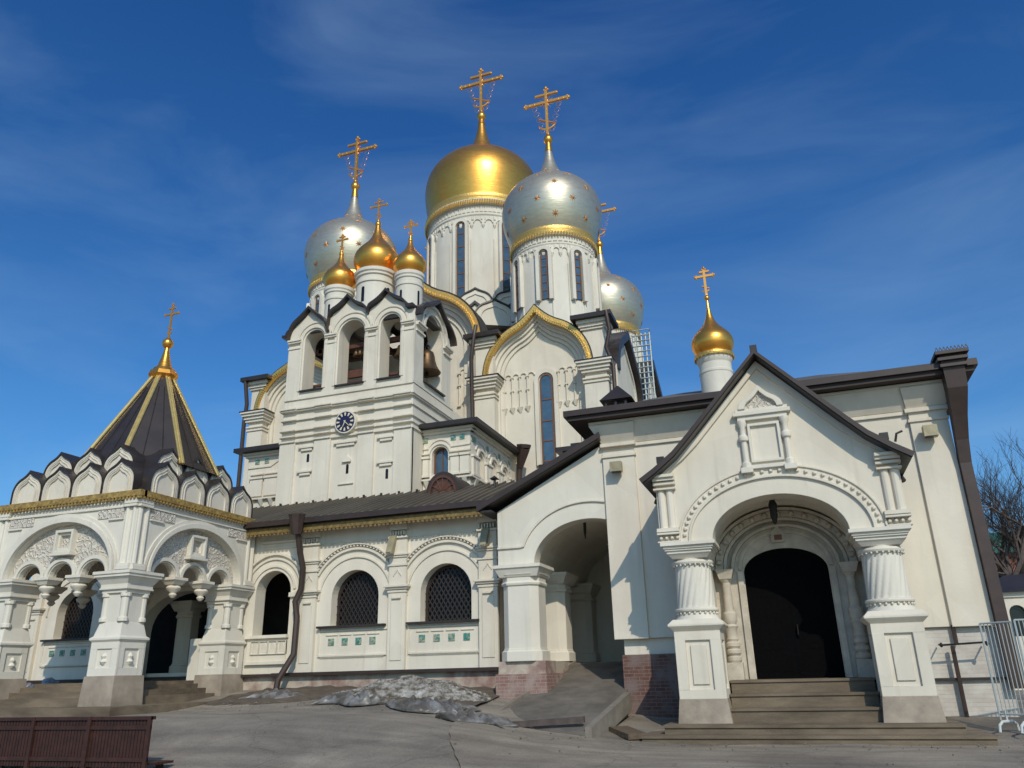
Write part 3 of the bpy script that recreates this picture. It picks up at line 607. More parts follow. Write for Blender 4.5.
obj('wall', mb, WHITE, bell)
for a, z0, zz in ((-18.65, 10.2, 10.5), (-16.72, 9.5, 9.84), (-14.88, 9.1, 9.45)):
    mb = MB(FR(BV)); mb.poly(archhole(a, z0, .06, zz, n=8), -.012, .1); obj('slit_window', mb, DARKG, bell)
# belfry walls with the arches
front_arches = [(-18.72, .50, 15.82), (-16.83, .63, 15.85), (-14.93, .48, 15.95)]
gf = [(-19.02, 1.0, 16.55), (-17.03, 1.0, 16.62), (-15.12, .98, 16.55)]
def wave(lift, ext=0.0):
    pts = [(BL-ext, 16.05+lift)]
    for i, (c, h, z) in enumerate(gf):
        k = keel(c, z-.55 if i == 0 else z-.05, 1.0, .62 if i else 1.0, .42)
        pts += [(x, zz+lift) for x, zz in k if (i == 0 or x > pts[-1][0]+.02)]
    pts = [p for p in pts if p[0] <= BR_+.01]
    pts += [(BR_+.01, pts[-1][1])]
    return pts
top = wave(0.0)
mb = MB(FR(BV)); mb.poly([(BL, 13.18)] + top + [(BR_, 13.18)], 0, .85, [archhole(c, 13.45, h, zs) for c, h, zs in front_arches])
for c, h, zs in front_arches:
    mb.band(archhole(c, 13.45, h+.08, zs), archhole(c, 13.45, h+.2, zs), -.07, .05)
    mb.band(arc(c, zs, h+.32), arc(c, zs, h+.42), -.05, .05)
for a0, a1 in ((-20.05, -19.36), (-18.12, -17.55), (-16.12, -15.5), (-14.38, -13.78)):
    for z0, h, p in ((15.5, .08, .08), (15.78, .08, .12), (15.86, .08, .17)): mb.box(a0, a1, z0, z0+h, -p, .05)
    mb.box(a0+.02, a1-.02, 13.18, 15.5, -.04, .05)
obj('belfry_wall', mb, WHITE, bell)
sk = keel(29.45, 16.3, 1.75, .85, .55)
for fr in (SD(BR_), SL(BL)):
    mb = MB(fr); mb.poly([(28.35, 13.18), (28.35, 16.3)] + sk + [(31.3, 16.3), (31.3, 13.18)], .0, .7, [archhole(29.36, 13.45, .95, 15.9)])
    mb.box(27.56, 28.349, 13.18, 16.2, .003, .7)
    for a0, a1 in ((27.62, 28.45), (30.45, 31.3)):
        for z0, h, p in ((15.5, .08, .08), (15.78, .08, .12), (15.86, .08, .17)): mb.box(a0, a1, z0, z0+h, -p, .05)
    mb.band(arc(29.45, 15.9, 1.0), arc(29.45, 15.9, 1.14), -.07, .05); mb.band(arc(29.45, 15.95, 1.28), arc(29.45, 15.95, 1.42), -.1, .05)
    obj('belfry_wall', mb, WHITE, bell)
mb = MB(FR(BV)); mb.box(BL+.75, BR_-.75, 13.18, 16.0, 3.3, 3.8); obj('belfry_wall', mb, WHITE, bell)
for a0, a1 in ((-19.3, -18.1), (-17.55, -16.1), (-15.5, -14.4)):
    pass
mb = MB(FR(BV))
for c, h, zs in front_arches: mb.box(c-h-.06, c+h+.06, 13.40, 13.46, -.12, .8)
mb.at(SD(BR_)).box(28.4, 30.5, 13.40, 13.46, -.12, .6); obj('window_ledge', mb, ROOF, bell)
# roof: wavy barrel
lo = wave(.02, .25); hi = wave(.16, .25)
mb = MB(FR(BV)); mb.band(lo, hi, -.26, 3.9); obj('roof', mb, ROOF, bell)
for sx, fr in ((1, SD(BR_)), (-1, SL(BL))):
    k1 = keel(29.45, 16.22, 1.8, .9, .55); k2 = keel(29.45, 16.22, 1.95, 1.03, .60)
    mb = MB(fr); mb.band(k1, k2, -.3, 2.4); obj('roof', mb, ROOF, bell)
# timber bell frame
mb = MB()
for z in (15.55,): mb.box(BL+.8, BR_-.8, z, z+.22, BV+.9, BV+1.1); mb.box(BL+.8, BR_-.8, z, z+.22, BV+2.1, BV+2.32)
for x in (-19.0, -17.6, -16.0, -14.7): mb.at(FR(0)).box(x-.09, x+.09, 15.56, 15.76, BV+.9, BV+3.2)
mb.at(FR(0)).box(-17.5, -16.2, 14.15, 14.5, BV+.95, BV+1.1); mb.box(-17.5, -16.2, 13.55, 14.0, BV+.99, BV+1.05)
for x in (-19.25, -18.25, -15.45, -14.5): mb.box(x-.04, x+.04, 13.2, 14.0, BV+.9, BV+.98)
mb.box(-19.25, -18.2, 13.95, 14.05, BV+.88, BV+1.0); mb.box(-15.5, -14.45, 13.95, 14.05, BV+.88, BV+1.0)
obj('bell_frame', mb, BEAM, bell)
# three small domes
for (x, y, r, zb, dr, zd0, bz, cz, sp) in ((-18.75, 29.3, .80, 19.15, .64, 16.6, 21.15, 22.25, .62), (-16.95, 29.6, 1.10, 19.75, .90, 16.8, 22.6, 24.05, .95), (-15.0, 29.3, .78, 19.2, .62, 16.6, 21.1, 22.2, .68)):
    prof = [(dr, zd0), (dr, zb-.75), (dr*1.06, zb-.72), (dr*1.06, zb-.62), (dr, zb-.6), (dr, zb-.38), (dr*1.08, zb-.34), (dr*1.08, zb-.24), (dr*1.15, zb-.18), (dr*1.15, zb-.02)]
    d = obj('drum', MB().lathe(x, y, prof, 40), WHITE2, bell, smooth=30)
    for a in (-100, -20, -180):
        n = Vector((math.cos(R(a)), math.sin(R(a)), 0)); t = Vector((-n.y, n.x, 0))
        mb = MB((Vector((x, y, 0))+n*(dr+.012), t, Vector((0, 0, 1)), -n)); mb.poly(archhole(0, zb-1.75, .055*dr/.6, zb-1.05, n=8), -.0, .1); obj('slit', mb, DARKG, d)
    dome_part(bell, x, y, zb, r, ONION_TALL, GOLD, bz, cz, sp, .075, dome_label=('largest of the three small gilded domes' if r > 1 else None), ballr=.12 if r < 1 else .15)
# bells hanging inside
def bell_obj(x, y, z, r, label):
    t = thing('bell', label, 'bell', (x, y, z), 'bells hanging in the belfry')
    h = r*1.75
    p = [(r*1.0, z-h), (r*1.02, z-h+.04*r), (r*.9, z-h+.2*r), (r*.74, z-h+.5*r), (r*.62, z-h+.9*r), (r*.56, z-h+1.3*r), (r*.48, z-h+1.58*r), (r*.28, z-h+1.72*r), (r*.1, z-h+1.75*r)]
    inner = [(q*.9, zz-.0) for q, zz in p[:6]]
    obj('body', MB().lathe(x, y, p, 28), BRONZE, t, smooth=40)
    mb = MB(); mb.tube([(x-.12*r, y, z), (x-.2*r, y, z+.3*r), (x, y, z+.45*r), (x+.2*r, y, z+.3*r), (x+.12*r, y, z)], .07*r, 6); mb.tube([(x, y, z+.4*r), (x, y, z+.4*r+.25)], .05*r+.01, 6); obj('crown', mb, IRON, t)
    mb = MB(); mb.tube([(x, y, z-h+.3*r), (x, y, z-h-.1*r)], .06*r, 6); mb.lathe(x, y, [(.05*r, z-h-.3*r), (.16*r, z-h-.2*r), (.12*r, z-h-.05*r), (.05*r, z-h)], 10); obj('clapper', mb, IRON, t)
    return t
bell_obj(-14.25, 29.75, 15.45, .62, 'largest bronze bell, hanging in the belfry side arch')
bell_obj(-14.9, 28.5, 15.35, .34, 'medium bell hanging in the right-hand front arch of the belfry')
for k, (x, l) in enumerate(((-17.15, 'leftmost of the four small bells in the middle belfry arch'), (-16.95, 'second small bell from the left in the middle belfry arch'), (-16.72, 'third small bell from the left in the middle belfry arch'), (-16.5, 'rightmost of the four small bells in the middle belfry arch'))):
    bell_obj(x, 28.45, 15.4, .15, l)
# clock
ck = thing('clock', 'round dark blue clock with pale hour marks on the bell tower front', 'clock', (-16.8, BV-.1, 11.68))
mb = MB(FR(BV)); mb.poly(arc(-16.8, 11.68, .50, a1=-180, n=40)[:-1], -.23, 0); obj('rim', mb, WHITE, ck)
mb = MB(FR(BV)); mb.poly(arc(-16.8, 11.68, .44, a1=-180, n=40)[:-1], -.25, -.2); obj('face', mb, BLUEF, ck)
CREAM = mat('clock_cream', (0.72, 0.62, 0.42), 0.5)
for k in range(12):
    a = R(90-30*k); d1 = Vector((math.cos(a), math.sin(a))); d2 = Vector((-d1.y, d1.x)); c0 = Vector((-16.8, 11.68))
    q = [c0+d1*.26-d2*.022, c0+d1*.26+d2*.022, c0+d1*.40+d2*.045, c0+d1*.40-d2*.045]
    mb = MB(FR(BV)); mb.poly([tuple(x) for x in q], -.262, -.25); obj('hour_mark', mb, CREAM, ck)
for ang, ln, w in ((-42, .33, .016), (-112, .24, .022)):
    d1 = Vector((math.cos(R(ang)), math.sin(R(ang)))); d2 = Vector((-d1.y, d1.x)); c0 = Vector((-16.8, 11.68))
    q = [c0-d1*.06-d2*w, c0-d1*.06+d2*w, c0+d1*ln+d2*w*.6, c0+d1*ln-d2*w*.6]
    mb = MB(FR(BV)); mb.poly([tuple(x) for x in q], -.275-(.01 if ln > .3 else 0), -.265-(.01 if ln > .3 else 0)); obj('hand', mb, CREAM, ck)

# ------------------------------------------------------------------ side chapels beside the bell tower
def tile_plate(parent, fr, cx, cz, half=.13):
    mb = MB(fr); mb.box(cx-half, cx+half, cz-half, cz+half, -.03, .05)
    mb.poly([(cx-half*.55, cz), (cx, cz+half*.55), (cx+half*.55, cz), (cx, cz-half*.55)], -.05, -.02)
    return obj('glazed_tile', mb, GREENT, parent)
ax0, ax1, av = -13.78, -11.66, 28.5
t = thing('side_chapel', 'low white annex with green tiles right of the bell tower', 'chapel', (-12.7, av, 1.5))
mb = MB(FR(av)); mb.box(ax0+.03, ax1-.003, 1.6, 9.1, .35, CV-av-.1)
mb.poly([(ax0+.03, 9.1), (ax0+.03, 11.25), (ax1-.006, 11.25), (ax1-.006, 9.1)], 0, .4, [archhole(-13.0, 9.32, .36, 10.12)])
mb.box(ax0+.03, ax1-.006, 8.0, 9.1, .002, .36); mb.box(ax0+.03, ax1-.41, 9.1, 11.2, .41, .5)
mb.band(arc(-13.0, 10.12, .44, n=14), arc(-13.0, 10.12, .56, n=14), -.06, .05)
mb.band([(-13.74, 10.40)] + arc(-13.0, 10.22, .52, a0=160, a1=20, n=12) + [(ax1, 10.42)], [(-13.74, 10.47)] + arc(-13.0, 10.22, .60, a0=158, a1=22, n=12) + [(ax1, 10.49)], -.05, .05)
for a0, a1 in ((-13.74, -13.46), (-12.5, -12.12), (-12.08, -11.68)):
    mb.box(a0, a1, 9.2, 10.0, -.10, .05); mb.box(a0-.03, a1+.03, 9.98, 10.08, -.15, .05); mb.box(a0-.02, a1+.02, 10.16, 10.22, -.13, .05); mb.box(a0-.02, a1+.02, 9.2, 9.3, -.13, .05)
for k in range(5): mb.frust(-13.6+k*.42, -13.5+k*.42, 8.75, -.02, .05, -13.66+k*.42, -13.44+k*.42, 9.05, -.16, .05)
mb.box(ax0+.03, ax1+.14, 9.05, 9.12, -.16, .05)
cornice(mb, ax0+.03, ax1, 11.0, ((.10, .10), (.10, .2)), ends=(0, 1))
mb.at(SD(ax1)); mb.poly([(av+.003, 9.1), (av+.003, 11.25), (CV, 11.25), (CV, 9.1)], 0, .4, [archhole(c, 9.3, .30, 10.0) for c in (29.7, 31.2, 32.6, 33.7)][:3])
for c in (29.7, 31.2, 32.6):
    mb.band(arc(c, 10.0, .40, n=14), arc(c, 10.0, .52, n=14), -.06, .05); mb.band(arc(c, 10.1, .62, a0=160, a1=20, n=14), arc(c, 10.1, .70, a0=160, a1=20, n=14), -.05, .05)
for c in (28.95, 30.45, 31.9, 33.4):
    mb.box(c-.32, c-.04, 9.2, 9.95, -.10, .05); mb.box(c+.04, c+.32, 9.2, 9.95, -.10, .05); mb.box(c-.36, c+.36, 9.93, 10.03, -.15, .05); mb.box(c-.36, c+.36, 9.15, 9.25, -.14, .05)
    mb.frust(c-.06, c+.06, 8.75, -.02, .05, c-.14, c+.14, 9.03, -.16, .05)
cornice(mb, av, CV, 11.0, ((.10, .102), (.10, .202)))
mb.box(av+.004, CV, 8.0, 9.1, .0, .35); mb.box(av, CV, 9.051, 9.119, -.138, .05)
obj('wall', mb, WHITE, t)
for c in (29.7, 31.2, 32.6):
    mb = MB(SD(ax1)); mb.poly(archhole(c, 9.3, .31, 10.0), .3, .38); obj('window', mb, DARKG, t)
mb = MB(FR(av)); mb.poly(archhole(-13.0, 9.30, .37, 10.12), .28, .39); w = obj('window', mb, GLASS, t)
mb = MB(FR(av)); mb.band(archhole(-13.0, 9.3, .30, 10.12), archhole(-13.0, 9.3, .38, 10.12), .2, .27); mb.box(-13.02, -12.98, 9.3, 10.4, .22, .27); obj('frame', mb, WOODF, w)
for x in (-13.66, -12.4, -12.0): tile_plate(t, FR(av), x, 10.79, .11)
for y in (28.72, 29.0, 30.45, 31.9, 33.2): tile_plate(t, SD(ax1), y, 10.72, .11)
mb = MB(FR(av)); mb.box(ax0+.03, ax1+.5, 11.22, 11.40, -.48, CV-av)
mb.frust(ax0+.03, ax1+.46, 11.40, -.44, CV-av, ax0+.03, ax0+.4, 12.3, 3.0, CV-av); obj('roof', mb, ROOF, t)
mb = MB(); mb.frust(-11.4, -10.9, 11.0, 33.2, 33.7, -11.5, -10.75, 11.9, 33.0, 33.9); mb.tube([(-11.2, 33.5, 11.05), (-11.35, 33.6, 10.2), (-11.45, 33.7, 9.7), (-11.45, 33.7, 6.0)], .12, 8)
mb = MB(); mb.tube([(-11.0, 33.5, 11.62), (-11.02, 33.52, 11.45)], .36, 8, r2=.33); mb.tube([(-11.02, 33.52, 11.46), (-11.3, 33.7, 10.6)], .32, 8, r2=.16); mb.tube([(-11.3, 33.7, 10.7), (-11.42, 33.85, 9.9), (-11.42, 33.85, 6.0)], .14, 8); obj('downpipe', mb, PIPE, t, smooth=40)
t = thing('side_chapel', 'low white annex with green tiles left of the bell tower', 'chapel', (-21.3, av, 1.5))
lx0 = -22.45
mb = MB(FR(av)); mb.box(lx0, BL-.003, 1.6, 11.2, 0, CV-av-.1)
for a0, a1 in ((-22.2, -21.55), (-21.45, -20.75)):
    mb.box(a0, a1, 9.2, 10.0, -.10, .05); mb.box(a0-.03, a1+.03, 9.98, 10.08, -.15, .05); mb.box(a0-.02, a1+.02, 10.16, 10.22, -.13, .05)
mb.band([(-22.4, 10.5), (-21.2, 10.5), (-20.6, 10.85), (BL-.05, 11.0)], [(-22.4, 10.58), (-21.2, 10.58), (-20.6, 10.93), (BL-.05, 11.08)], -.05, .05)
for k in range(4): mb.frust(-22.1+k*.5, -22.0+k*.5, 8.75, -.02, .05, -22.16+k*.5, -21.94+k*.5, 9.05, -.16, .05)
mb.box(lx0-.1, BL-.003, 9.05, 9.12, -.16, .05); cornice(mb, lx0, BL-.003, 11.0, ((.10, .10), (.10, .2)), ends=(1, 0))
obj('wall', mb, WHITE, t)
for x in (-21.95, -21.45): tile_plate(t, FR(av), x, 10.79, .11)
mb = MB(FR(av)); mb.box(lx0-.5, BL-.003, 11.22, 11.40, -.48, CV-av); mb.frust(lx0-.46, BL-.003, 11.40, -.44, CV-av, BL-.4, BL-.003, 12.3, 3.0, CV-av); obj('roof', mb, ROOF, t)

# ------------------------------------------------------------------ gallery
GOLDE = mat('shaded_eave_fret', (0.36, 0.24, 0.075), 0.6, 0.3, col2=(0.15, 0.10, 0.04), vscale=9)  # darker copy of the fret gold, eave shade put into the colour
GV = 24.0
gal = thing('gallery', 'long low white gallery with two large latticed arched windows between tent porch and passage', 'gallery building', (-14, GV, 1.2))
GL, GR = -28.8, -8.86
wins = [-14.05, -10.70, -26.3]
mb = MB(FR(GV))
mb.poly([(GL, 1.8), (GL, 6.8), (GR, 6.8), (GR, 1.8)], 0, .55, [archhole(c, 3.27, .9, 4.17) for c in wins] + [archhole(-17.33, 3.05, .72, 4.52), archhole(-21.0, 1.93, 2.0, 3.4, 1.35)])
for c in wins:
    mb.band(arc(c, 4.12, 1.36, n=28), arc(c, 4.12, 1.42, n=28), -.05, .05)
    mb.band(arc(c, 4.12, 1.62, a0=150, a1=30, n=28), arc(c, 4.12, 1.70, a0=150, a1=30, n=28), -.09, .05)
    for k in range(28):
        a = 150-120*(k+.5)/28; px, pz = c+1.765*math.cos(R(a)), 4.12+1.765*math.sin(R(a)); mb.box(px-.03, px+.03, pz-.03, pz+.03, -.10, .05)
    mb.band(arc(c, 4.12, 1.80, a0=147, a1=33, n=28), arc(c, 4.12, 1.84, a0=147, a1=33, n=28), -.12, .05)
    mb.box(c-1.3, c+1.3, 2.28, 2.34, -.05, .05)
    for k in range(30): mb.box(c-1.2+k*.08, c-1.16+k*.08, 2.24, 2.28, -.045, .05)
    mb.box(c-1.32, c-1.27, 2.34, 3.2, -.03, .05); mb.box(c+1.27, c+1.32, 2.34, 3.2, -.03, .05); mb.box(c-1.32, c+1.32, 3.08, 3.13, -.04, .05)
    for k in range(4): mb.box(c-1.02+k*.52, c-.62+k*.52+.04, 2.95, 2.98, -.03, .05)
pils = [(-16.12, -15.5), (-12.72, -12.08), (-9.5, GR), (-28.75, -27.95)]
for a0, a1 in pils:
    cx = (a0+a1)/2
    mb.box(a0, a1, 1.8, 6.0, -.13, .05); mb.box(a0+.12, a1-.12, 2.1, 3.95, -.15, .05) if a1-a0 > .5 else None
    mb.box(a0+.16, a1-.16, 4.02, 4.08, -.2, .05)
    for z0, h, p in ((4.22, .07, .16), (4.32, .07, .20), (4.39, .07, .26), (5.08, .07, .17), (5.36, .07, .17), (5.43, .06, .21)): mb.box(a0-(p-.13), a1+(p-.13), z0, z0+h, -p, .05)
    mb.band(keel(cx, 4.75, .12, .1, .1, 10), keel(cx, 4.75, .15, .14, .13, 10), -.15, .05)
    mb.box(a0-.04, a1+.04, 6.0, 6.07, -.2, .05)
    for k in range(6): mb.box(a0+.02+k*.1, a0+.07+k*.1, 6.1, 6.24, -.18, .05)
    mb.box(a0-.02, a1+.02, 6.28, 6.8, -.15, .05)
mb.box(-17.9, -16.13, 6.0, 6.06, -.06, .05); mb.box(-17.9, -16.13, 6.2, 6.28, -.10, .05)
mb.box(-15.49, GR, 6.03, 6.06, -.04, .05)
for k in range(64): mb.box(-15.4+k*.1, -15.36+k*.1, 5.97, 6.03, -.03, .05)
# small arch with carved head

for r_, q in ((.86, -.05), (1.12, -.06), (1.28, -.10)): mb.band(arc(-17.33, 4.5, r_, a0=175, a1=5), arc(-17.33, 4.5, r_+.08, a0=175, a1=5), q, .05)
mb.box(-16.62, -16.13, 4.3, 4.45, -.1, .3)
obj('wall', mb, WHITE, gal)
mb = MB(FR(GV)); mb.box(-18.2, -16.6, 2.1, 2.95, -.05, .3); mb.box(-18.25, -16.55, 2.95, 3.06, -.16, .34); mb.box(-18.2, -16.5, 2.1, 2.2, -.12, .3)
for k in range(4):
    cx = -17.85+k*.36
    mb.band([(cx-.15, 2.45), (cx-.15, 2.85), (cx+.15, 2.85), (cx+.15, 2.45), (cx-.15, 2.45)], [(cx-.17, 2.43), (cx-.17, 2.87), (cx+.17, 2.87), (cx+.17, 2.43), (cx-.17, 2.43)], -.10, 0); mb.frust(cx-.13, cx+.13, 2.5, -.05, .02, cx-.05, cx+.05, 2.8, -.09, .02)
obj('balustrade', mb, WHITE, gal)
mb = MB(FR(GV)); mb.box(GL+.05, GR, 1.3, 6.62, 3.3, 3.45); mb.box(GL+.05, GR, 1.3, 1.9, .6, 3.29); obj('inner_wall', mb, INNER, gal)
mb = MB(FR(GV)); mb.box(-18.3, GR, .6, 1.72, -.02, .5); mb.box(GL, -18.3, .6, 1.72, -.02, .5); obj('plinth', mb, PLINTH, gal)
mb = MB(FR(GV)); mb.box(-17.0, GR+.0, 1.72, 1.82, -.22, .3); mb.box(GL, -17.0, 1.72, 1.80, -.2, .3); obj('drip_ledge', mb, FASCIA, gal)
def lattice(parent, fr, cx, z0, half, zs, c, pitch=.16, t_=.018):
    mb = MB(fr); H = half
    def inside(x, z):
        if abs(x-cx) > half or z < z0: return False
        return z <= zs or (x-cx)**2+(z-zs)**2 <= half*half
    for sgn in (1, -1):
        k = -40
        for k in range(-40, 40):
            seg = None; x_off = cx + k*pitch
            pts = []
            z = z0
            while z < zs+half+.01:
                x = x_off + sgn*(z-z0)*.62
                if inside(x, z): pts.append((x, z))
                z += .03
            if len(pts) > 2:
                (xa, za), (xb, zb) = pts[0], pts[-1]
                mb.add([mb.P(xa-t_, za, c+.012*sgn), mb.P(xa+t_, za, c+.012*sgn), mb.P(xb+t_, zb, c+.012*sgn), mb.P(xb-t_, zb, c+.012*sgn), mb.P(xa-t_, za, c+.012*sgn+.01), mb.P(xa+t_, za, c+.012*sgn+.01), mb.P(xb+t_, zb, c+.012*sgn+.01), mb.P(xb-t_, zb, c+.012*sgn+.01)],
                       [(0, 1, 2, 3), (7, 6, 5, 4), (0, 4, 5, 1), (1, 5, 6, 2), (2, 6, 7, 3), (3, 7, 4, 0)])
    return obj('lattice', mb, LATT, parent)
for c in wins:
    mb = MB(FR(GV)); mb.poly(archhole(c, 3.25, .92, 4.17), .47, .56); w = obj('window', mb, DARKG, gal)
    lattice(w, FR(GV), c, 3.28, .89, 4.17, .36)
    mb = MB(FR(GV)); mb.band(archhole(c, 3.3, .80, 4.17), archhole(c, 3.25, .89, 4.17), .37, .46); obj('frame', mb, LATT, w)
    mb = MB(FR(GV)); mb.box(c-1.33, c+1.22, 3.19, 3.26, -.18, .5); obj('sill', mb, ROOF, w)
    for k in range(4): tile_plate(gal, FR(GV), c-.82+k*.52, 2.75, .108)
# roof with standing seams, fretted gold eave board
mb = MB(FR(GV)); RP = 1.55/4.2
mb.add([mb.P(GL, 6.85, -.75), mb.P(GR+.35, 6.85, -.75), mb.P(GR+.35, 8.42, 3.5), mb.P(GL, 8.42, 3.5), mb.P(GL, 6.7, -.75), mb.P(GR+.35, 6.7, -.75), mb.P(GR+.35, 6.7, 3.5), mb.P(GL, 6.7, 3.5)], [(0, 1, 2, 3), (4, 7, 6, 5), (0, 4, 5, 1), (1, 5, 6, 2), (2, 6, 7, 3), (3, 7, 4, 0)])
x = GL+.2
while x < GR+.3:
    mb.add([mb.P(x-.02, 6.84, -.76), mb.P(x+.02, 6.84, -.76), mb.P(x+.02, 8.42, 3.5), mb.P(x-.02, 8.42, 3.5), mb.P(x-.02, 6.92, -.76), mb.P(x+.02, 6.92, -.76), mb.P(x+.02, 8.5, 3.5), mb.P(x-.02, 8.5, 3.5)], [(0, 1, 2, 3), (7, 6, 5, 4), (0, 4, 5, 1), (1, 5, 6, 2), (2, 6, 7, 3), (3, 7, 4, 0)]); x += .33
rf = obj('roof', mb, ROOFG, gal)
mb = MB(FR(GV)); mb.box(GL, GR+.35, 6.70, 6.88, -.79, -.74); obj('gutter', mb, FASCIA, rf)
mb = MB(FR(GV)); mb.box(GL, GR+.1, 6.46, 6.655, -.62, -.56)
k = 0
while GL+.1+k*.16 < GR: mb.box(GL+.03+k*.16, GL+.12+k*.16, 6.39, 6.46, -.61, -.57); k += 1
obj('fretted_eave_board', mb, GOLDE, gal)
mb = MB(FR(GV)); mb.box(GL, GR, 6.655, 6.665, -.7, 0); obj('soffit', mb, SOFFIT, gal)
mb = MB(FR(26.35)); mb.poly(arc(-11.9, 8.0, .68, .82, n=20) + [(-11.22, 7.7), (-12.58, 7.7)], 0, 1.6); dm = obj('dormer', mb, FASCIA, gal)
mb = MB(FR(26.35)); mb.band(arc(-11.9, 8.0, .48, .58, n=20), arc(-11.9, 8.0, .56, .67, n=20), -.05, .02); mb.poly(arc(-11.9, 8.0, .38, .47, n=16), -.03, .02)
for k in range(5): a = R(30+30*k); mb.tube([mb.P(-11.9+.1*math.cos(a), 8.02+.1*math.sin(a), -.03), mb.P(-11.9+.46*math.cos(a), 8.02+.54*math.sin(a), -.03)], .025, 5)
obj('louvre', mb, BEAM, dm)
mb = MB(); mb.tube([(-9.8, 26.3, 8.0), (-9.8, 26.3, 8.3)], .05, 8); mb.frust(-9.95, -9.65, 8.3, 26.15, 26.45, -9.81, -9.79, 8.43, 26.29, 26.31); obj('roof_vent', mb, ROOF, gal)
for i in range(9):
    x = -19.6+i*.78; mb = MB(); mb.tube([(x, 27.2, 8.3), (x, 27.15, 8.45)], .05, 5); obj('snow_guard', mb, ROOF, rf)
mb = MB(); mb.frust(-17.0, -16.4, 6.2, 23.0, 23.5, -17.2, -16.2, 7.05, 22.9, 23.6)
mb = MB(); mb.tube([(-15.95, 23.1, 6.98), (-15.95, 23.15, 6.3)], .30, 8, r2=.18); mb.tube([(-15.95, 23.2, 6.45), (-15.92, 23.4, 5.7), (-15.9, 23.6, 5.2), (-15.95, 23.64, 4.5), (-16.15, 23.64, 4.1), (-16.04, 23.64, 3.6), (-16.05, 23.62, 2.4), (-16.4, 23.35, 1.6), (-16.45, 23.3, 1.0)], .105, 8)
obj('downpipe', mb, PIPE, gal, smooth=40)

# ------------------------------------------------------------------ tent-roofed corner porch
pv = thing('tent_porch', 'square white corner porch with carved arches under a dark tent roof with gold ribs', 'porch', (-21.05, 21.1, .9))
CARVE = bpy.data.materials.new('carved_vine_relief'); CARVE.use_nodes = True
def carve_nodes(nt):
    N = nt.nodes; K = nt.links.new; b = N['Principled BSDF']; b.inputs['Roughness'].default_value = .9
    t = N.new('ShaderNodeTexCoord'); nn_ = N.new('ShaderNodeTexNoise'); nn_.inputs['Scale'].default_value = 4; vm = N.new('ShaderNodeVectorMath'); vm.operation = 'MULTIPLY_ADD'; vm.inputs[1].default_value = (.25, .25, .25)
    K(t.outputs['Object'], nn_.inputs['Vector']); K(nn_.outputs['Color'], vm.inputs[0]); K(t.outputs['Object'], vm.inputs[2])
    v = N.new('ShaderNodeTexVoronoi'); v.feature = 'DISTANCE_TO_EDGE'; v.inputs['Scale'].default_value = 6.5; K(vm.outputs[0], v.inputs['Vector'])
    r = N.new('ShaderNodeValToRGB'); r.color_ramp.elements[0].position = .02; r.color_ramp.elements[1].position = .16; K(v.outputs['Distance'], r.inputs[0])
    c = N.new('ShaderNodeMixRGB'); c.inputs[1].default_value = (.70, .64, .54, 1); c.inputs[2].default_value = (.56, .50, .42, 1); K(r.outputs[0], c.inputs[0]); K(c.outputs[0], b.inputs['Base Color'])
    bp = N.new('ShaderNodeBump'); bp.invert = True; bp.inputs['Strength'].default_value = .8; bp.inputs['Distance'].default_value = .04; K(r.outputs[0], bp.inputs['Height']); K(bp.outputs[0], b.inputs['Normal'])
carve_nodes(CARVE.node_tree)
PC = (-21.05, 21.12); PH = 2.81
faces = [(FR(PC[1]-PH), PC[0]), (SD(PC[0]+PH), PC[1]), (BK(PC[1]+PH), PC[0]), (SL(PC[0]-PH), PC[1])]
def porch_face(fr, ca, E_=1, back=False):
    mb = MB(fr); Hh = PH
    if back: mb.box(ca-Hh+.01, ca+Hh-.01, 4.9, 6.84, .005, .2); obj('arch_wall', mb, WHITE2, pv)
    else: porch_arches(fr, ca, mb, Hh)
    mb = MB(fr); mb.box(ca-Hh-.16*E_, ca+Hh+.16*E_, 6.90, 7.08, -.16, .1 if E_ else -.0015)
    for k in range(44): mb.box(ca-Hh-.14+k*.134, ca-Hh-.07+k*.134, 6.82, 6.90, -.15, -.02)
    obj('gold_cornice', mb, GOLDD, pv)
    porch_gables(fr, ca)
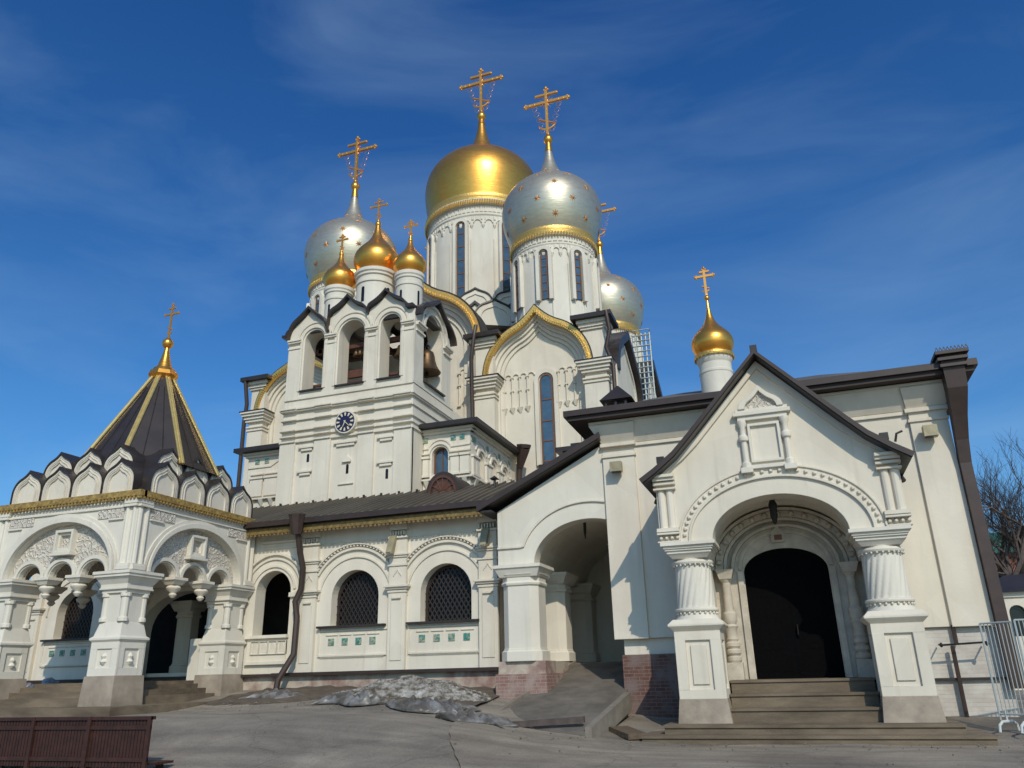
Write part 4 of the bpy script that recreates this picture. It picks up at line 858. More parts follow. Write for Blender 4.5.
def porch_arches(fr, ca, mb, Hh):
    mb.poly([(ca-Hh, 4.72)] + [(ca-2.1, 4.72)] + arc(ca, 4.72, 2.1, 1.57, n=36)[1:-1] + [(ca+2.1, 4.72), (ca+Hh, 4.72), (ca+Hh, 6.84), (ca-Hh, 6.84)], 0.001, .42)
    bot = [(ca-2.12, 4.72)]
    for c in (-1.27, 0, 1.27): bot += arc(ca+c, 4.72, .46, .40, n=14)
    bot += [(ca+2.12, 4.72)]
    for r0, r1, p in ((2.1, 2.2, -.10), (2.24, 2.34, -.05)): mb.band(arc(ca, 4.73, r0, r0*.76, n=36), arc(ca, 4.73, r1, r1*.77+.06, n=36), p, .1)
    for c in (-1.27, 0, 1.27): mb.band(arc(ca+c, 4.72, .50, .44, n=14), arc(ca+c, 4.72, .62, .55, n=14), .10, .3); mb.band(arc(ca+c, 4.72, .455, .395, n=14), arc(ca+c, 4.72, .49, .43, n=14), .14, .3)
    # niche box with splayed reveal
    for q, w, cc in ((.36, .28, .02), (.28, .2, .10)):
        mb.band([(ca-w, 5.42+.36-w), (ca-w, 6.12-.36+w), (ca+w, 6.12-.36+w), (ca+w, 5.42+.36-w), (ca-w, 5.42+.36-w)], [(ca-q, 5.42+.36-q), (ca-q, 6.12-.36+q), (ca+q, 6.12-.36+q), (ca+q, 5.42+.36-q), (ca-q, 5.42+.36-q)], cc, .3)
    mb.box(ca-.42, ca+.42, 5.33, 5.41, -.04, .3)
    # corner colonnettes, small mouldings, cornice
    for s_ in (-1, 1):
        for off in (.10, .36):
            x = ca+s_*(Hh-off); mb.tube([mb.P(x, 4.9, .0), mb.P(x, 6.62, .0)], .075, 8)
        x0, x1 = sorted((ca+s_*(Hh-.48), ca+s_*(Hh+.02)))
        for z0, h, p in ((4.74, .12, .12), (4.86, .06, .09), (6.6, .08, .12), (6.7, .14, .10)): mb.box(x0, x1, z0, z0+h, -p, .1)
        xa, xb = sorted((ca+s_*(Hh-.5), ca+s_*(Hh-1.05))); mb.box(xa, xb, 6.24, 6.30, -.06, .1)
    for z0, h, p in ((6.60, .05, .05), (6.84, .06, .10)): mb.box(ca-Hh, ca+Hh, z0, z0+h, -p, .42)
    for k in range(38): mb.box(ca-Hh+.05+k*.148, ca-Hh+.11+k*.148, 6.76, 6.84, -.07, .1)
    obj('arch_wall', mb, WHITE2, pv)
    mb = MB(fr); mb.poly(bot + arc(ca, 4.72, 2.12, 1.59, a0=0, a1=180, n=30)[1:-1], .20, .40)
    for x0, x1 in ((ca-Hh+.5, ca-1.3), (ca+1.3, ca+Hh-.5)): mb.box(x0, x1, 6.32, 6.58, -.03, .1)
    obj('carved_tympanum', mb, CARVE, pv)
    for c in (-.635, .635):
        o, A, B, C = fr; p = o+A*(ca+c)+C*.30
        mb = MB(fr); mb.frust(ca+c-.18, ca+c+.18, 4.50, .12, .48, ca+c-.28, ca+c+.28, 4.63, .04, .56); mb.box(ca+c-.30, ca+c+.30, 4.63, 4.72, .02, .58)
        mb.lathe(p.x, p.y, [(.05, 4.10), (.10, 4.15), (.13, 4.2), (.09, 4.24), (.10, 4.27), (.20, 4.34), (.23, 4.41), (.18, 4.47), (.14, 4.49), (.2, 4.52)], 16)
        obj('pendant', mb, WHITE, pv, smooth=40)
def porch_gables(fr, ca):
    for row, (n, zb, cb, hh) in enumerate(((4, 7.09, 0.02, .615), (3, 7.76, .50, .615))):
        for k in range(n):
            cx = ca + (k-(n-1)/2)*1.25
            mb = MB(fr); zz = zb+.34; KR, KP = .52, .16
            mb.poly(fullkeelhole(cx, zb, hh*.985, zz, KR, KP), cb, cb+.5)
            for q, cc in ((.90, .06), (.78, .04), (.64, .02)):
                mb.band(fullkeelhole(cx, zb+.02, hh*(q-.06), zz, KR*(q-.06), KP*q), fullkeelhole(cx, zb+.02, hh*q, zz, KR*q, KP*q), cb-.065+cc*.8, cb+.1)
            g = obj('kokoshnik', mb, WHITE, pv)
            mb = MB(fr); mb.band(fullkeelhole(cx, zb, hh*.982, zz, KR-.002, KP), fullkeelhole(cx, zb, hh*1.02, zz, KR+.045, KP+.04), cb-.05, cb+(1.3 if row == 0 else .8)); obj('hood', mb, ROOF, g)
for i_, (fr, ca) in enumerate(faces): porch_face(fr, ca, (i_+1) % 2, i_ == 2)
mb = MB(FR(0)); mb.box(PC[0]-2.3, PC[0]+2.3, 6.3, 6.9, PC[1]-2.3, PC[1]+2.3); obj('ceiling', mb, WHITE2, pv)
mb = MB(FR(0)); mb.frust(PC[0]-2.75, PC[0]+2.75, 7.085, PC[1]-2.75, PC[1]+2.75, PC[0]-2.0, PC[0]+2.0, 7.74, PC[1]-2.0, PC[1]+2.0); mb.box(PC[0]-1.55, PC[0]+1.55, 7.7, 8.52, PC[1]-1.55, PC[1]+1.55); obj('roof_base', mb, ROOF, pv)
oct_ = [R(22.5+45*k) for k in range(8)]; TU = PC[0]+.28

def ringo(r, z): return [Vector((TU+r*math.cos(a), PC[1]+r*math.sin(a), z)) for a in oct_]
tz0, tz1, tr0, tr1 = 8.4, 12.05, 2.36, .36
mb = MB(); mb.add(ringo(tr0, tz0)+ringo(tr1, tz1), [(k, (k+1) % 8, 8+(k+1) % 8, 8+k) for k in range(8)] + [tuple(range(8))[::-1], tuple(range(8, 16))]); tr = obj('tent_roof', mb, ROOF, pv)
for a in oct_:
    p0 = Vector((TU+(tr0+.02)*math.cos(a), PC[1]+(tr0+.02)*math.sin(a), tz0)); p1 = Vector((TU+(tr1+.02)*math.cos(a), PC[1]+(tr1+.02)*math.sin(a), tz1))
    mb = MB(); t_ = Vector((-math.sin(a), math.cos(a), 0))*.045
    for s_ in (-1, 1): mb.tube([p0+t_*s_, p1+t_*s_], .05, 8)
    obj('gold_rib', mb, RIB, tr, smooth=40)
for k in range(8):
    A0, A1 = ringo(tr0+.01, tz0)[k], ringo(tr0+.01, tz0)[(k+1) % 8]; B0, B1 = ringo(tr1+.01, tz1)[k], ringo(tr1+.01, tz1)[(k+1) % 8]
    for q in (.33, .67):
        mb = MB(); mb.tube([A0.lerp(A1, q), A0.lerp(A1, q).lerp(B0.lerp(B1, q), .86)], .016, 4); obj('seam', mb, ROOF, tr)
mb = MB()
for r0_, r1_, z0, z1 in ((.40, .54, 11.95, 12.12), (.54, .48, 12.12, 12.28), (.44, .36, 12.28, 12.42)): mb.add(ringo(r0_, z0)+ringo(r1_, z1), [(k, (k+1) % 8, 8+(k+1) % 8, 8+k) for k in range(8)] + [tuple(range(8))[::-1], tuple(range(8, 16))])
mb.lathe(TU, PC[1], [(.3, 12.4), (.24, 12.55), (.16, 12.85), (.10, 13.15), (.08, 13.25), (.14, 13.29), (.19, 13.37), (.20, 13.46), (.18, 13.55), (.1, 13.62), (.06, 13.68)], 20); obj('finial', mb, GOLD, pv, smooth=40)
obj('cross', cross_mesh(TU, PC[1], 13.62, 15.1, .66, .06), CROSS, pv)
# corner piers on pedestals
def pier(cx, cy):
    g = MB(FR(0))
    g.frust(cx-.5, cx+.5, 2.88, cy-.5, cy+.5, cx-.41, cx+.41, 3.28, cy-.41, cy+.41); g.box(cx-.40, cx+.40, 3.28, 4.22, cy-.40, cy+.40)
    for sx in (-1, 1):
        for sy in (-1, 1):
            px, py = cx+sx*.34, cy+sy*.34
            g.lathe(px, py, [(.15, 3.3), (.15, 3.4), (.11, 3.43), (.11, 3.98), (.15, 4.0), (.15, 4.1)], 10)
    for z0, h, e in ((4.10, .10, .46), (4.20, .05, .52), (4.25, .10, .50)): g.box(cx-e, cx+e, z0, z0+h, cy-e, cy+e)
    g.frust(cx-.50, cx+.50, 4.35, cy-.5, cy+.5, cx-.62, cx+.62, 4.55, cy-.62, cy+.62); g.box(cx-.66, cx+.66, 4.55, 4.63, cy-.66, cy+.66); g.box(cx-.69, cx+.69, 4.63, 4.72, cy-.69, cy+.69)
    p = obj('pier', g, WHITE2, pv, smooth=30)
    g = MB(FR(0)); g.box(cx-.47, cx+.47, 1.82, 2.74, cy-.47, cy+.47); e = .565
    g.frust(cx-.51, cx+.51, 2.74, cy-.51, cy+.51, cx-e, cx+e, 2.80, cy-e, cy+e); g.box(cx-e, cx+e, 2.80, 2.85, cy-e, cy+e); g.frust(cx-e, cx+e, 2.85, cy-e, cy+e, cx-.5, cx+.5, 2.9, cy-.5, cy+.5)
    for fr, c in ((FR(cy-.47), cx), (SD(cx+.47), cy), (BK(cy+.47), cx), (SL(cx-.47), cy)):
        g.at(fr); q, w = .51, .27
        hw = .51 if fr[1].x else .4695
        for zz in ((1.82, 2.03), (2.55, 2.74)): g.box(c-hw, c+hw, zz[0], zz[1], -.04, .02)
        g.box(c-hw, c-.27, 2.03, 2.55, -.04, .02); g.box(c+.27, c+hw, 2.03, 2.55, -.04, .02)
        g.lathe(*(lambda v: (v.x, v.y))(g.P(c, 2.2, -.0)), [(.04, 2.12), (.11, 2.2), (.05, 2.28), (.09, 2.35), (.03, 2.44)], 8)
    obj('pedestal', g, WHITE2, p)
    g = MB(FR(0)); g.frust(cx-.60, cx+.60, .75, cy-.6, cy+.6, cx-.55, cx+.55, 1.82, cy-.55, cy+.55); obj('stone_base', g, BASE, p)
for sx in (-1, 1):
    for sy in (-1, 1): pier(PC[0]+sx*(PH-.54), PC[1]+sy*(PH-.54))
mb = MB(FR(0))
for z0, z1_, e in ((.5, 1.03, 3.72), (1.0, 1.25, 2.62), (1.2, 1.42, 2.25), (1.3, 1.56, 1.9), (1.4, 1.66, 1.55)): mb.box(PC[0]-e, PC[0]+e, z0, z1_, PC[1]-e, GV-.02+(.001 if e < 3 else 0))
mb.box(-28.4, -24.78, .5, 1.43, 22.5, 23.93)
obj('steps', mb, STEP, pv)
mb = MB(FR(0)); mb.box(-19.9, -18.4, 1.3, 3.0, 23.1, 23.6); mb.box(-23.4, -22.3, 1.3, 3.0, 23.3, 23.6); obj('parapet', mb, WHITE2, pv)

# ------------------------------------------------------------------ covered passage
PV_ = 23.0
ps = thing('covered_passage', 'white arched passage with a lean-to brown roof left of the tall wing', 'passage', (-7, PV_, .5))
mb = MB(FR(PV_)); ac, ah = -5.62, 1.72
out = [(-8.5, 4.7), (ac-ah, 4.7)] + [p for p in arc(ac, 4.7, ah, 1.25, n=40)[1:] if p[0] < -5.03] + [(-5.004, 5.87), (-5.004, 8.2), (-8.5, 6.38)]
mb.poly(out, 0, .55)
mb.band([(-8.5, 5.22), (ac-2.15, 5.22)] + arc(ac, 4.75, 2.1, 1.70, a0=163, a1=74, n=24), [(-8.5, 5.28), (ac-2.19, 5.28)] + arc(ac, 4.75, 2.16, 1.76, a0=162, a1=74, n=24), -.06, .05)
# side arcade and rear wall, vault
mb.at(SL(-8.4)); mb.poly([(23.56, 4.7), (23.9, 4.7)] + arc(24.75, 4.7, .85, .9, n=16) + [(25.6, 4.7), (26.6, 4.7)] + arc(28.1, 4.7, 1.4, 1.0, n=16) + [(29.6, 4.7), (30.5, 4.7), (30.5, 6.3), (23.56, 6.3)], 0, .4)
mb.at(FR(0)); mb.box(-8.4, -5.0, 1.0, 6.3, 30.5, 30.9); mb.box(-12, -8.0, 1.0, 6.0, 27.1, 27.44)
obj('wall', mb, WHITE2, ps)
mb = MB(FR(PV_)); n = 20
mb.band(arc(ac, 4.6, 2.0, 1.55, n=n), arc(ac, 4.6, 2.4, 1.9, n=n), .56, 7.4); obj('vault', mb, WHITE2, ps)
def oct_pier(parent, cx, cy, h, z0=2.0, ztop=4.72, name='pier'):
    g = MB(); ring = lambda e: [(e, e*.62), (e*.62, e), (-e*.62, e), (-e, e*.62), (-e, -e*.62), (-e*.62, -e), (e*.62, -e), (e, -e*.62)]
    def lay(levels):
        vs = []; fs = []
        for (e, z) in levels: vs += [(cx+a, cy+b, z) for a, b in ring(e)]
        m_ = len(levels)
        for i in range(m_-1): fs += [(i*8+k, i*8+(k+1) % 8, (i+1)*8+(k+1) % 8, (i+1)*8+k) for k in range(8)]
        fs += [tuple(range(8))[::-1], tuple((m_-1)*8+k for k in range(8))]
        g.add(vs, fs)
    lay([(h+.07, z0-.05), (h+.07, z0+.22), (h+.02, z0+.26), (h+.02, z0+.3), (h, z0+.31), (h, ztop-.62), (h+.04, ztop-.60), (h+.06, ztop-.54), (h+.04, ztop-.50), (h+.02, ztop-.48), (h+.02, ztop-.36), (h+.1, ztop-.28)])
    g.at(FR(0)); e = h+.16
    g.frust(cx-h-.04, cx+h+.04, ztop-.36, cy-h-.04, cy+h+.04, cx-e, cx+e, ztop-.1, cy-e, cy+e); g.box(cx-e-.03, cx+e+.03, ztop-.1, ztop, cy-e-.03, cy+e+.03)
    return obj(name, g, WHITE2, parent)
oct_pier(gal, -22.0, 25.3, .34, 1.95, 4.5, 'inner_pier'); oct_pier(gal, -19.95, 25.6, .34, 1.95, 4.5, 'inner_pier')
oct_pier(ps, -7.85, 23.55, .56); oct_pier(ps, -7.75, 26.1, .56); oct_pier(ps, -7.75, 29.9, .5)
mb = MB(FR(PV_)); mb.box(-8.62, -7.05, .6, 1.60, -.04, 1.2); mb.box(-8.62, -7.05, .6, 1.6, 1.2, 7.5); b_ = obj('plinth', mb, brickmat('pale_brick', (0.30, 0.17, 0.145), (0.24, 0.13, 0.11), (0.34, 0.27, 0.23), 1.0, (0.36, 0.28, 0.24)), ps)
mb = MB(FR(PV_)); mb.box(-8.55, -7.1, 1.6, 1.95, .03, 1.1); mb.box(-8.5, -7.15, 1.6, 1.93, 1.1, 7.4); obj('plinth_course', mb, PLINTH, ps)
mb = MB(FR(PV_)); mb.box(-7.2, -4.98, .5, 1.9, 3.2, 7.5); obj('floor', mb, CONC, ps)
mb = MB(FR(PV_))
sl = (8.42-6.55)/(-5.0+8.95)
mb.poly([(-8.98, 6.37), (-5.0, 8.27), (-5.0, 8.44), (-8.98, 6.52)], -.42, 5.2)
mb.box(-8.95, -8.55, 6.34, 6.40, -.40, 5.0); rfp = obj('roof', mb, ROOF, ps)
mb = MB(FR(PV_)); mb.poly([(-9.02, 6.36), (-4.99, 8.29), (-4.99, 8.47), (-9.02, 6.54)], -.48, -.41); obj('verge_board', mb, FASCIA, rfp)
mb = MB(FR(28)); mb.box(-7.95, -5.0, 9.55, 9.72, 0, 2.0); mb.box(-7.4, -5.0, 9.72, 9.9, .3, 2); u_ = obj('link_roof', mb, ROOF, ps)
mb = MB(FR(28)); mb.box(-7.7, -5.0, 9.42, 9.55, .2, 2.0)
for k in range(14): mb.box(-7.68+k*.18, -7.58+k*.18, 9.34, 9.42, .21, .4)
obj('fretted_eave_board', mb, GOLDD, u_)
mb = MB(FR(28)); mb.frust(-6.9, -5.0, 8.7, .9, 2.0, -7.5, -5.0, 9.42, .4, 2.0); mb.box(-6.9, -5.0, 6.0, 8.7, .9, 2.0); obj('wall', mb, WHITE2, ps)

# ------------------------------------------------------------------ tall wing
WV = 23.0; WL, WR = -5.0, 4.52
wg = thing('wing', 'tall plain white wing with a dark brown overhanging roof behind the entrance porch', 'building wing', (0, WV, .4))
mb = MB(FR(WV)); mb.poly([(WL, 2.46), (WL, 8.62), (WR, 8.62), (WR, 2.46)], 0, .7, [])
mb.box(WL, WR, 2.46, 9.2, .7, 9.0)
mb.box(WL+.001, -4.02, 2.45, 7.9, -.09, .1); mb.box(3.58, WR-.001, 2.45, 8.1, -.09, .1)
mb.box(WL-.02, -3.98, 7.72, 7.80, -.14, .1); mb.box(3.54, WR+.02, 7.78, 7.86, -.14, .1)
mb.box(WL-.03, WR+.03, 8.02, 8.12, -.07, .1); mb.box(WL-.04, -3.96, 8.05, 8.16, -.17, .1); mb.box(3.5, WR+.04, 8.05, 8.16, -.17, .1)
mb.frust(WL, WR, 8.14, -.05, .1, WL-.3, WR+.3, 8.72, -.42, .1); mb.box(WL-.3, WR+.3, 8.72, 8.80, -.44, .1)
mb.frust(WL, -4.0, 8.17, -.12, .1, WL-.3, -3.9, 8.68, -.46, .1); mb.frust(3.55, WR, 8.17, -.12, .1, 3.45, WR+.3, 8.68, -.46, .1)
obj('wall', mb, WHITE, wg)
mb = MB(FR(WV)); mb.box(WL+.22, WR-.03, 2.03, 2.46, .14, .9); obj('plinth_course', mb, WHITE2, wg)
mb = MB(FR(WV)); mb.box(WL+.16, 1.5, -.3, 2.03, .06, .9); obj('brick_plinth', mb, BRICK, wg)
mb = MB(FR(WV)); mb.box(1.5, WR+.1, 1.25, 2.42, .09, .9); mb.box(1.5, WR+.1, -.3, 1.2, .02, .9); obj('whitewashed_plinth', mb, BRICKW, wg)
mb = MB(FR(WV)); mb.box(1.5, WR+.12, 1.2, 1.26, -.08, .5); obj('drip_ledge', mb, ROOF, wg)
RZ = 8.98
mb = MB(FR(WV)); ex0, ex1 = WL-.95, WR+.80
mb.add([mb.P(ex0, RZ, -.85), mb.P(ex1, RZ, -.85), mb.P(ex1, RZ, 16.0), mb.P(ex0, RZ, 16.0), mb.P(-3.4, 12.0, 7.2), mb.P(2.0, 12.0, 7.2)], [(0, 1, 5, 4), (1, 2, 5), (2, 3, 4, 5), (3, 0, 4), (0, 3, 2, 1)])
rw = obj('roof', mb, ROOFG, wg)
mb = MB(FR(WV)); mb.box(ex0-.02, ex1+.02, RZ-.03, RZ+.15, -.88, -.79); mb.box(ex0-.03, ex0+.06, RZ-.03, RZ+.15, -.79, 16); mb.box(ex1-.06, ex1+.03, RZ-.03, RZ+.15, -.79, 16); obj('gutter', mb, FASCIA, rw)
mb = MB(FR(WV)); mb.box(ex0+.07, ex1-.07, RZ-.16, RZ-.01, -.78, 16); obj('soffit', mb, SOFFIT, rw)
# hopper head and big downpipe on the corner
mb = MB(FR(WV)); mb.box(4.44, 5.08, 8.95, 9.03, -1.0, -.4); mb.box(4.40, 5.12, 9.12, 9.20, -1.05, -.35); mb.box(4.36, 5.16, 9.28, 9.37, -1.1, -.3); mb.box(4.48, 5.04, 9.0, 9.28, -.95, -.45)
for k in range(9): mb.tube([mb.P(4.38+k*.088, 9.37, -1.06), mb.P(4.42+k*.088, 9.48, -1.06)], .012, 4); mb.tube([mb.P(4.42+k*.088, 9.48, -1.06), mb.P(4.46+k*.088, 9.37, -1.06)], .012, 4)
h_ = obj('hopper_head', mb, FASCIA, wg)
mb = MB(FR(WV))
prev = [(4.50, 5.02, 8.97, -.92, -.46), (4.52, 5.0, 8.4, -.84, -.40), (4.54, 4.90, 7.7, -.56, -.2), (4.54, 4.84, 7.1, -.36, -.06), (4.53, 4.80, 6.5, -.27, .02), (4.53, 4.80, 1.0, -.27, .02)]
for a, b in zip(prev, prev[1:]): mb.frust(b[0], b[1], b[2], b[3], b[4], a[0], a[1], a[2], a[3], a[4])
obj('downpipe', mb, PIPE, wg)
mb = MB(FR(25.6)); mb.box(-5.42, -4.55, 10.02, 10.1, 0, .9); mb.frust(-5.55, -4.4, 10.5, -.1, 1.0, -5.0, -4.95, 11.15, .43, .47)
for x in (-5.35, -5.0, -4.65): mb.box(x-.04, x+.04, 10.1, 10.45, .02, .1)
mb.box(-5.3, -4.65, 9.2, 10.02, .05, .85); mb.box(-5.2, -4.75, 10.1, 10.45, .2, .7); obj('roof_vent', mb, ROOF, wg)
# chapel dome on the wing
dx, dy = -1.62, 27.5
obj('drum', MB().lathe(dx, dy, [(.58, 9.9), (.58, 11.55), (.60, 11.58), (.60, 11.66), (.57, 11.68), (.57, 11.95), (.60, 12.0), (.62, 12.05), (.64, 12.1), (.64, 12.2)], 40), WHITE2, wg, smooth=30)
dome_part(wg, dx, dy, 12.27, .76, ONION_TALL, GOLD, 14.68, 15.95, .70, .085, ballr=.10, crescent=True, bk=1.2)
# floodlights on the walls
FLM = mat('floodlight_box', (0.42, 0.36, 0.22), 0.5, 0.2, var=.3, vscale=6)
def flood(x, y, z, label, big=True):
    t = thing('floodlight', label, 'floodlight', (x, y, z), 'floodlights on the walls')
    mb = MB(FR(y))
    if big: mb.box(x-.17, x+.17, z-.15, z+.15, -.38, -.12)
    else: mb.frust(x-.10, x+.10, z-.38, -.42, -.22, x-.13, x+.13, z+.25, -.14, -.05)
    obj('housing', mb, FLM, t)
    mb = MB(FR(y)); mb.box(x-.03, x+.03, z-.03, z+.03, -.2, 0); obj('bracket', mb, IRON, t)
    mb = MB(FR(y))
    if big: mb.box(x-.13, x+.13, z-.165, z-.15, -.36, -.15)
    else: mb.box(x-.08, x+.08, z-.36, z-.34, -.415, -.25)
    obj('lens', mb, DARKG, t)
flood(-4.55, WV-.09, 7.35, 'boxy floodlight high on the wing wall above the passage arch')
flood(3.98, WV-.09, 7.42, 'boxy floodlight near the far right corner pipe of the wing')
flood(-12.55, GV-.13, 5.83, 'narrow floodlight on the gallery pilaster between the two latticed windows', False)
flood(-9.2, GV-.13, 5.83, 'narrow floodlight on the gallery pilaster next to the passage', False)

# ------------------------------------------------------------------ entrance porch
QV = 20.6; QC = -.17
en = thing('entrance_porch', 'white gabled entrance porch with twisted columns around a wide arch and black door', 'porch', (QC, QV, 0))
mb = MB(FR(QV))
ga = lambda x, z: (x, z)
out = [(QC-2.95, 4.68), (QC-1.62, 4.68)] + arc(QC, 4.68, 1.62, 1.03, n=36)[1:-1] + [(QC+1.62, 4.68), (QC+2.95, 4.68), (QC+2.95, 6.5), (QC+2.2, 7.0), (QC+1.8, 7.36), (QC, 9.3), (QC-1.8, 7.36), (QC-2.2, 7.0), (QC-2.95, 6.5)]
mb.poly(out, .02, .75)
# side walls of the porch with arched openings, vault
for fr in (SD(QC+2.95), SL(QC-2.95)):
    mb.at(fr); mb.poly([(QV+.751, 4.68)] + [(QV+.76, 4.68), (WV, 4.68), (WV, 6.5), (QV+.751, 6.5)], 0, .8)
mb.at(FR(QV)); mb.band(arc(QC, 4.68, 1.66, 1.1, n=30), arc(QC, 4.68, 2.1, 1.4, n=30), .751, 2.4)
# archivolt ring and beaded moulding
mb.band(arc(QC, 4.68, 2.16, 1.46, n=40), arc(QC, 4.68, 2.22, 1.52, n=40), -.05, .1)
mb.band(arc(QC, 4.68, 2.42, 1.72, n=40), arc(QC, 4.68, 2.47, 1.77, n=40), -.05, .1)
mb.band(arc(QC, 4.68, 2.22, 1.52, n=40), arc(QC, 4.68, 2.42, 1.72, n=40), -.012, .1)
for k in range(33):
    a = R(174-168*(k/32)); px, pz = QC+2.32*math.cos(a), 4.68+1.62*math.sin(a)
    mb.frust(px-.065, px+.065, pz-.065, -.012, .05, px-.065, px+.065, pz+.065, -.012, .05) if False else mb.tube([mb.P(px, pz, .02), mb.P(px, pz, -.035), mb.P(px, pz, -.075)], .066, 8, r2=.03)
# corner half columns with bases and caps
for s_ in (-1, 1):
    for off in (.16, .38):
        x = QC+s_*(2.98-off); mb.tube([mb.P(x, 5.05, .02), mb.P(x, 6.05, .02)], .10, 10)
    x0, x1 = sorted((QC+s_*2.45, QC+s_*2.98))
    for z0, h, p in ((4.68, .04, .10), (4.88, .05, .14), (4.95, .10, .12), (6.05, .05, .14), (6.18, .08, .14), (6.28, .08, .2), (6.36, .08, .26)): mb.box(x0-.02, x1+.02, z0, z0+h, -p, .1)
    for k in range(4): mb.tube([mb.P(x0+.07+k*.14, 4.80, .02), mb.P(x0+.07+k*.14, 4.80, -.06), mb.P(x0+.07+k*.14, 4.80, -.10)], .062, 8, r2=.03)
    # raking moulding under the roof
    pts = [(QC+s_*2.95, 6.5), (QC+s_*2.2, 7.0), (QC+s_*1.8, 7.36), (QC, 9.3)]; pin = [(QC+s_*2.85, 6.34), (QC+s_*2.15, 6.84), (QC+s_*1.75, 7.2), (QC, 9.09)]
    mb.band(pin, pts, -.07, .1)
obj('wall', mb, WHITE, en)
# icon case in the gable
mb = MB(FR(QV)); ix = QC-.03
mb.band(keel(ix, 7.98, .40, .30, .20, 24), keel(ix, 7.98, .56, .40, .26, 24), -.14, .05); mb.box(ix-.72, ix+.72, 7.80, 7.90, -.16, .05); mb.box(ix-.66, ix+.66, 7.90, 7.99, -.10, .05); mb.box(ix-.62, ix+.62, 7.68, 7.80, -.10, .05)
for s_ in (-1, 1):
    x = ix+s_*.53; y = QV-.04
    mb.lathe(x, y, [(.12, 6.42), (.12, 6.55), (.08, 6.58), (.075, 7.1), (.12, 7.14), (.13, 7.2), (.12, 7.26), (.08, 7.3), (.075, 7.5), (.12, 7.58), (.12, 7.68)], 12)
    mb.box(x-.15, x+.15, 6.28, 6.42, -.17, .05)
mb.box(ix-.62, ix+.62, 6.38, 6.48, -.1, .05)
mb.band([(ix-.33, 6.62), (ix-.33, 7.52), (ix+.33, 7.52), (ix+.33, 6.62), (ix-.33, 6.62)], [(ix-.40, 6.55), (ix-.40, 7.59), (ix+.40, 7.59), (ix+.40, 6.55), (ix-.40, 6.55)], -.06, .05)
ic = obj('icon_case', mb, WHITE2, en, smooth=30)
mb = MB(FR(QV)); mb.poly(keel(ix, 7.99, .40, .29, .2, 20), -.04, .03); obj('carved_panel', mb, CARVE, ic)
# gable roof with belled eaves
rp = [(-3.26, 6.30), (-2.86, 6.56), (-2.35, 6.95), (-1.95, 7.36), (0, 9.46), (1.95, 7.36), (2.35, 6.95), (2.86, 6.56), (3.26, 6.30)]
lo_ = [(QC+x*.985, z-.12) for x, z in rp]; hi_ = [(QC+x, z) for x, z in rp]
mb = MB(FR(QV)); mb.band(lo_, hi_, -.44, 2.42); r_ = obj('roof', mb, ROOF, en)
mb = MB(FR(QV)); mb.band([(QC+x*.99, z-.10) for x, z in rp], [(QC+x*1.01, z+.015) for x, z in rp], -.50, -.43); obj('verge_board', mb, FASCIA, r_)
mb = MB(FR(QV)); mb.box(QC-.09, QC+.09, 9.42, 9.60, -.48, 2.3)
for s_ in (-1, 1):
    x = QC+s_*2.75; mb.box(x-.10, x+.10, 6.78, 6.96, -.1, .1); mb.tube([(QC+s_*3.14, QV+1.6, 6.22), (QC+s_*3.20, QV+1.5, 6.04)], .07, 6)
mb.tube([(QC+3.0, QV+.1, 6.75), (QC+3.06, QV+.1, 6.95), (QC+3.2, QV+.1, 7.0)], .03, 6); obj('roof_fittings', mb, ROOF, r_)
